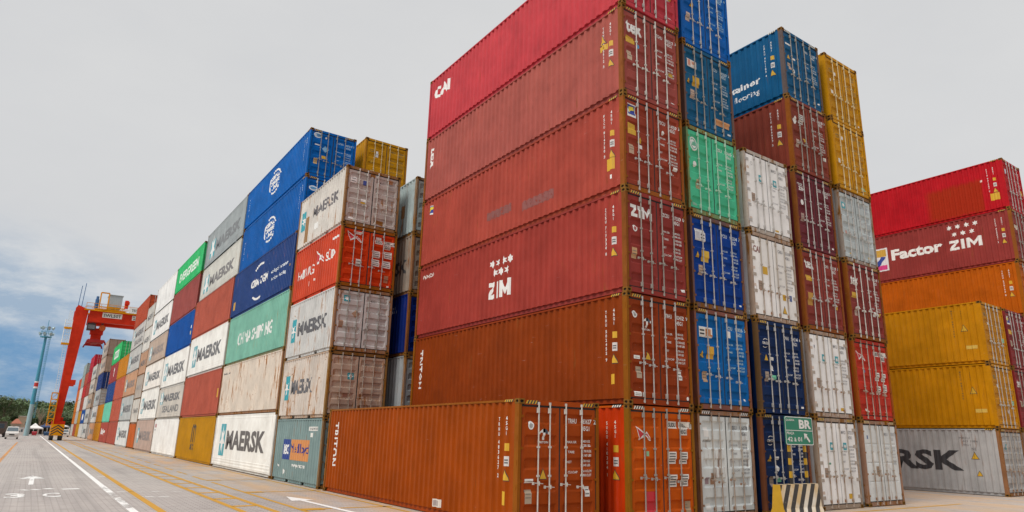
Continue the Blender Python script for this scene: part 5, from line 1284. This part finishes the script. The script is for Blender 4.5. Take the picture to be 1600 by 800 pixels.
tent('white low tent roof behind the crane bogie', 74, 108, 212, 3.3, 2.4, (.68, .68, .67))
def bin_(label, u0, u1, Y, h, col):
    x0, x1 = X_at(u0, Y), X_at(u1, Y); hw = (x1 - x0) / 2
    r = empty('waste_bin', ((x0 + x1) / 2, Y, 0), label, 'bin', 'waste bins at the end of the road')
    mb = MB(); mb.add([(-hw * .85, 0, .12), (hw * .85, 0, .12), (hw * .85, .9, .12), (-hw * .85, .9, .12), (-hw, -.08, h * .85), (hw, -.08, h * .85), (hw, .98, h * .85), (-hw, .98, h * .85)], [(0,1,5,4), (1,2,6,5), (2,3,7,6), (3,0,4,7), (3,2,1,0)]); obj('bin_body', mb, plain('bin_paint', col, .5), r)
    mb = MB(); mb.prism([(-.1, h * .85), (1.0, h * .85), (.8, h), (.2, h)], 'x', -hw * 1.03, hw * 1.03); obj('lid', mb, plain('bin_paint', tuple(c * .9 for c in col), .5), r)
    for x in (-hw * .7, hw * .7):
        mb = MB(); mb.tube((x - .04, .2, .09), (x + .04, .2, .09), .09, n=8); obj('wheel', mb, RUBBER, r)
bin_('red waste bin under the white peaked tent', 51, 59, 184, .95, (.45, .02, .035))
bin_('blue waste bin left of the crane bogie', 69.5, 79, 184, .95, (.03, .09, .20))
def truck():
    Y = 150; X = X_at(-1, Y)
    r = empty('truck', (X, Y, 0), 'dark brown truck cut off by the left photo edge', 'truck')
    D = plain('truck_brown', (.07, .045, .035), .6); mb = MB(); mb.box(-1.1, 1.1, 1.6, 7.5, 1.0, 2.9); obj('cargo_body', mb, D, r)
    mb = MB(); mb.prism([(0, .7), (0, 1.6), (.25, 2.6), (1.5, 2.6), (1.5, .7)], 'x', -1.05, 1.05); cb = obj('cab', mb, D, r)
    mb = MB(); mb.add([(-.9, .0, 1.62), (.9, .0, 1.62), (.85, .2, 2.48), (-.85, .2, 2.48)], [(0,1,2,3)]); obj('windscreen', mb, plain('dark_glass', (.03, .04, .05), .1), cb)
    for y_ in (.9, 5.5, 6.6):
        for x in (-.95, .95):
            mb = MB(); mb.tube((x - .15, y_, .5), (x + .15, y_, .5), .5, n=14); obj('wheel', mb, RUBBER, r)
truck()

# trees
def leaf_mat(name, c0, c1):
    t = NT(name); g = t.new('ShaderNodeTexCoord').outputs['Object']; oi = t.new('ShaderNodeObjectInfo').outputs['Random']
    n = t.noise(g, .9, 4, .6)
    a = t.mix(t.rng(n, .3, .7), c0, c1); a = t.mix(t.math('MULTIPLY', oi, .35), a, (.10, .12, .03))
    t.link(a, t.b.inputs['Base Color']); t.b.inputs['Roughness'].default_value = .6
    return t.mat
LEAF_M = [leaf_mat('dark_leaves', (.03, .065, .02), (.075, .13, .042)), leaf_mat('olive_leaves', (.04, .06, .018), (.09, .12, .04)), leaf_mat('fresh_leaves', (.035, .085, .02), (.08, .15, .045))]
BARK = plain('bark', (.10, .075, .055), .9, var=.3)
def crown_mesh(seed, n=1500, leaf=.42):
    rn = random.Random(seed); mb = MB(); cl = []
    for k in range(13):
        a = rn.uniform(0, 2 * PI); rr = rn.uniform(.3, 2.3); cl.append((Vector((rr * math.cos(a), rr * math.sin(a), rn.uniform(3.2, 7.6) - rr * .35)), rn.uniform(.8, 1.55)))
    for i in range(n):
        c_, r_ = rn.choice(cl); d = Vector((rn.gauss(0, 1), rn.gauss(0, 1), rn.gauss(0, .8))).normalized() * r_ * rn.uniform(.55, 1.05) 
        p = c_ + d; u = Vector((rn.gauss(0, 1), rn.gauss(0, 1), rn.gauss(0, 1))).normalized(); w_ = u.orthogonal().normalized(); s = leaf * rn.uniform(.5, 1.2)
        mb.add([p - u * s * .5, p + w_ * s * .3, p + u * s * .5, p - w_ * s * .3], [(0,1,2,3)])
    return mb.mesh('crown')
def trunk_mesh(seed, bare=False):
    rn = random.Random(seed); mb = MB(); mb.tube((0, 0, 0), (.1, 0, 2.4), .26, .19, n=8); mb.tube((.1, 0, 2.4), (.05, .1, 5.2), .19, .09, n=7)
    for k in range(14 if bare else 7):
        a = rn.uniform(0, 2 * PI); z = rn.uniform(1.8, 4.6); e = Vector((math.cos(a) * rn.uniform(1, 2.2), math.sin(a) * rn.uniform(1, 2.2), z + rn.uniform(1, 2.8)))
        mb.tube((.08, .03, z), e, .085, .03, n=5)
        if bare:
            for q in range(3): mb.tube(e * .7 + Vector((.02, .01, z * .3)), e + Vector((rn.uniform(-.8, .8), rn.uniform(-.8, .8), rn.uniform(.3, 1.2))), .035, .012, n=4)
    return mb.mesh('trunk')
CROWNS = [crown_mesh(i) for i in range(5)]; TRUNKS = [trunk_mesh(i + 20) for i in range(3)]
def tree(label, X, Y, h, wk, ci, li, group='trees beyond the end of the road'):
    r = empty('tree', (X, Y, 0), label, 'tree', group, rz=(ci * 1.3 + X) % 6.28); s = h / 8.6; r.scale = (s * wk, s * wk, s)
    obj('trunk', TRUNKS[ci % 3], BARK, r); obj('crown', CROWNS[ci % 5], LEAF_M[li], r)
rn = random.Random(4)
for row, (Y, u0, u1, step, h) in enumerate(((228, -12, 122, 11, 7.4), (245, -18, 118, 9.5, 9.4), (268, -14, 120, 9, 10.8), (292, -20, 118, 8.5, 12.4))):
    u = u0; k = 0
    while u < u1:
        li = rn.choice((0, 0, 1, 2) if row else (0, 1, 2))
        lb = ('dark green', 'olive green', 'fresh green')[li] + (' tree in the wooded belt behind the tents', ' tree in the second rank of the wooded belt', ' tree in the third rank of the wooded belt', ' tree at the back of the wooded belt')[row]
        hh = h * rn.uniform(.86, 1.08) * (1.12 if u < 10 else 1)
        tree(lb, X_at(u + rn.uniform(-2, 2), Y), Y + rn.uniform(-4, 4), hh, rn.uniform(1.35, 1.75), rn.randrange(5), li, 'trees in the wooded belt')
        u += step * rn.uniform(.7, 1.1); k += 1
tree('tall dark tree rising at the left photo edge', X_at(4, 212), 212, 11.0, 1.15, 2, 0)
tree('low bright green bushy tree beside the van', X_at(7, 190), 190, 4.6, 1.25, 3, 2)
r = empty('bare_tree', (X_at(60, 222), 222, 0), 'bare branching tree standing before the dark woods', 'tree'); r.scale = (1, 1, 1.0)
obj('trunk', trunk_mesh(77, True), plain('pale_bark', (.30, .22, .16), .9), r)

# ================================================================== SKY, SUN, CAMERA
CAM = Vector((-12.08783, -12.26693, 2.00967)); yaw, pit, rol, F_ = .6182587, .2540994, .0230121, 1041.08
fw = Vector((math.sin(yaw) * math.cos(pit), math.cos(yaw) * math.cos(pit), math.sin(pit))); rt = Vector((math.cos(yaw), -math.sin(yaw), 0)); up = rt.cross(fw)
r2 = rt * math.cos(rol) + up * math.sin(rol); u2 = up * math.cos(rol) - rt * math.sin(rol)
cam = bpy.data.cameras.new('camera'); co = bpy.data.objects.new('camera', cam); COL.objects.link(co)
M = Matrix((r2, u2, -fw)).transposed().to_4x4(); M.translation = CAM; co.matrix_world = M
cam.sensor_width = 36; cam.lens = F_ / 1600 * 36; cam.shift_x = -(816.5025 - 800) / 1600; cam.shift_y = (414.054 - 400) / 1600
cam.clip_start = .1; cam.clip_end = 8000
scene.camera = co

SUN_EL, SUN_AZ = math.radians(48), math.radians(258)     # azimuth clockwise from +Y (north)
sd = Vector((math.sin(SUN_AZ) * math.cos(SUN_EL), math.cos(SUN_AZ) * math.cos(SUN_EL), math.sin(SUN_EL)))
sl = bpy.data.lights.new('sun', 'SUN'); sl.energy = 1.5; sl.angle = math.radians(24); sl.color = (1, .955, .88)
so = bpy.data.objects.new('sun', sl); COL.objects.link(so); so.rotation_euler = sd.to_track_quat('Z', 'Y').to_euler()

w = bpy.data.worlds.new('World'); scene.world = w; w.use_nodes = True
nt = w.node_tree; N = nt.nodes; bg = N['Background']; LK = nt.links.new
def nn(t_, **k):
    o = N.new(t_)
    for a, b in k.items(): setattr(o, a, b)
    return o
def mr(src, a, b, c_, d, smooth=False):
    o = nn('ShaderNodeMapRange'); o.clamp = True
    if smooth: o.interpolation_type = 'SMOOTHSTEP'
    for i, x in enumerate((a, b, c_, d)): o.inputs[i + 1].default_value = x
    LK(src, o.inputs[0]); return o.outputs[0]
def mx(f, a, b, typ='MIX'):
    o = nn('ShaderNodeMix', data_type='RGBA', blend_type=typ)
    for i, x in ((0, f), (6, a), (7, b)):
        if isinstance(x, (int, float)): o.inputs[i].default_value = x
        elif isinstance(x, tuple): o.inputs[i].default_value = (*x, 1)
        else: LK(x, o.inputs[i])
    return o.outputs[2]
def mt(op, a, b):
    o = nn('ShaderNodeMath', operation=op)
    for i, x in enumerate((a, b)):
        if isinstance(x, (int, float)): o.inputs[i].default_value = x
        else: LK(x, o.inputs[i])
    return o.outputs[0]
tc = nn('ShaderNodeTexCoord').outputs['Generated']
sep = nn('ShaderNodeSeparateXYZ'); LK(tc, sep.inputs[0]); Zc = sep.outputs['Z']
def noise(scale, stretch, detail=5, loc=(0, 0, 0), rough=.55):
    m = nn('ShaderNodeMapping'); m.inputs['Scale'].default_value = stretch; m.inputs['Location'].default_value = loc; LK(tc, m.inputs[0])
    o = nn('ShaderNodeTexNoise'); o.inputs['Scale'].default_value = scale; o.inputs['Detail'].default_value = detail; o.inputs['Roughness'].default_value = rough; LK(m.outputs[0], o.inputs['Vector']); return o.outputs['Fac']
sky = nn('ShaderNodeTexSky', sky_type='NISHITA'); sky.sun_disc = False; sky.sun_elevation = SUN_EL; sky.sun_rotation = SUN_AZ
n1 = noise(2.2, (1, 1, 2.2), 6, (3, 1, 2)); n2 = noise(7, (1, 1, 3.5), 6, (0, 5, 1), .6)
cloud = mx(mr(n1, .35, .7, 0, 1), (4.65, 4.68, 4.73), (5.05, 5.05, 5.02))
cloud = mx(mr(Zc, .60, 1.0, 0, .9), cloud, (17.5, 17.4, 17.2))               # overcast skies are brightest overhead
cloud = mx(mr(sep.outputs['Y'], -.05, -.65, 0, 1, True), cloud, mx(1.0, cloud, (.66, .66, .68), 'MULTIPLY'))   # dimmer sky added behind the camera, to darken door faces and deepen corrugation
# bluish, broken cloud low over the end of the road
dt = nn('ShaderNodeVectorMath', operation='DOT_PRODUCT'); LK(tc, dt.inputs[0])
px = lambda u, v: (r2 * ((u - 816.5) / F_) - u2 * ((v - 414) / F_) + fw).normalized()
dt.inputs[1].default_value = tuple(px(-30, 590))
near = mr(dt.outputs['Value'], .974, .9955, 0, 1, True)
low = mr(Zc, .16, .03, 0, 1, True)
n3 = noise(11, (1, 1, 2.8), 8, (1.3, .4, .2), .64)
greyb = mx(mr(n3, .40, .62, 0, 1), (2.2, 3.0, 4.0), (4.4, 4.7, 5.0))
cloud = mx(mt('MULTIPLY', near, mr(Zc, .31, .14, 0, .9, True)), cloud, greyb)
n4 = noise(8, (1, 1, 2.4), 9, (2.1, .7, .9), .64)
hole = mt('MULTIPLY', mt('MULTIPLY', near, mr(Zc, .15, .095, 0, 1, True)), mr(n4, .36, .68, 0, .85, True))
cloud = mx(hole, cloud, (.66, 1.9, 3.6))
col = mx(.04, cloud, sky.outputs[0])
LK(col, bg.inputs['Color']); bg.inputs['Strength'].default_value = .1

scene.view_settings.view_transform = 'Standard'; scene.view_settings.look = 'None'; scene.view_settings.gamma = 1; scene.view_settings.use_curve_mapping = False
scene.view_settings.exposure = 0.5
scene.render.engine = 'CYCLES'
scene.cycles.max_bounces = 6; scene.cycles.diffuse_bounces = 3; scene.cycles.glossy_bounces = 3; scene.cycles.transparent_max_bounces = 12
scene.cycles.use_denoising = True
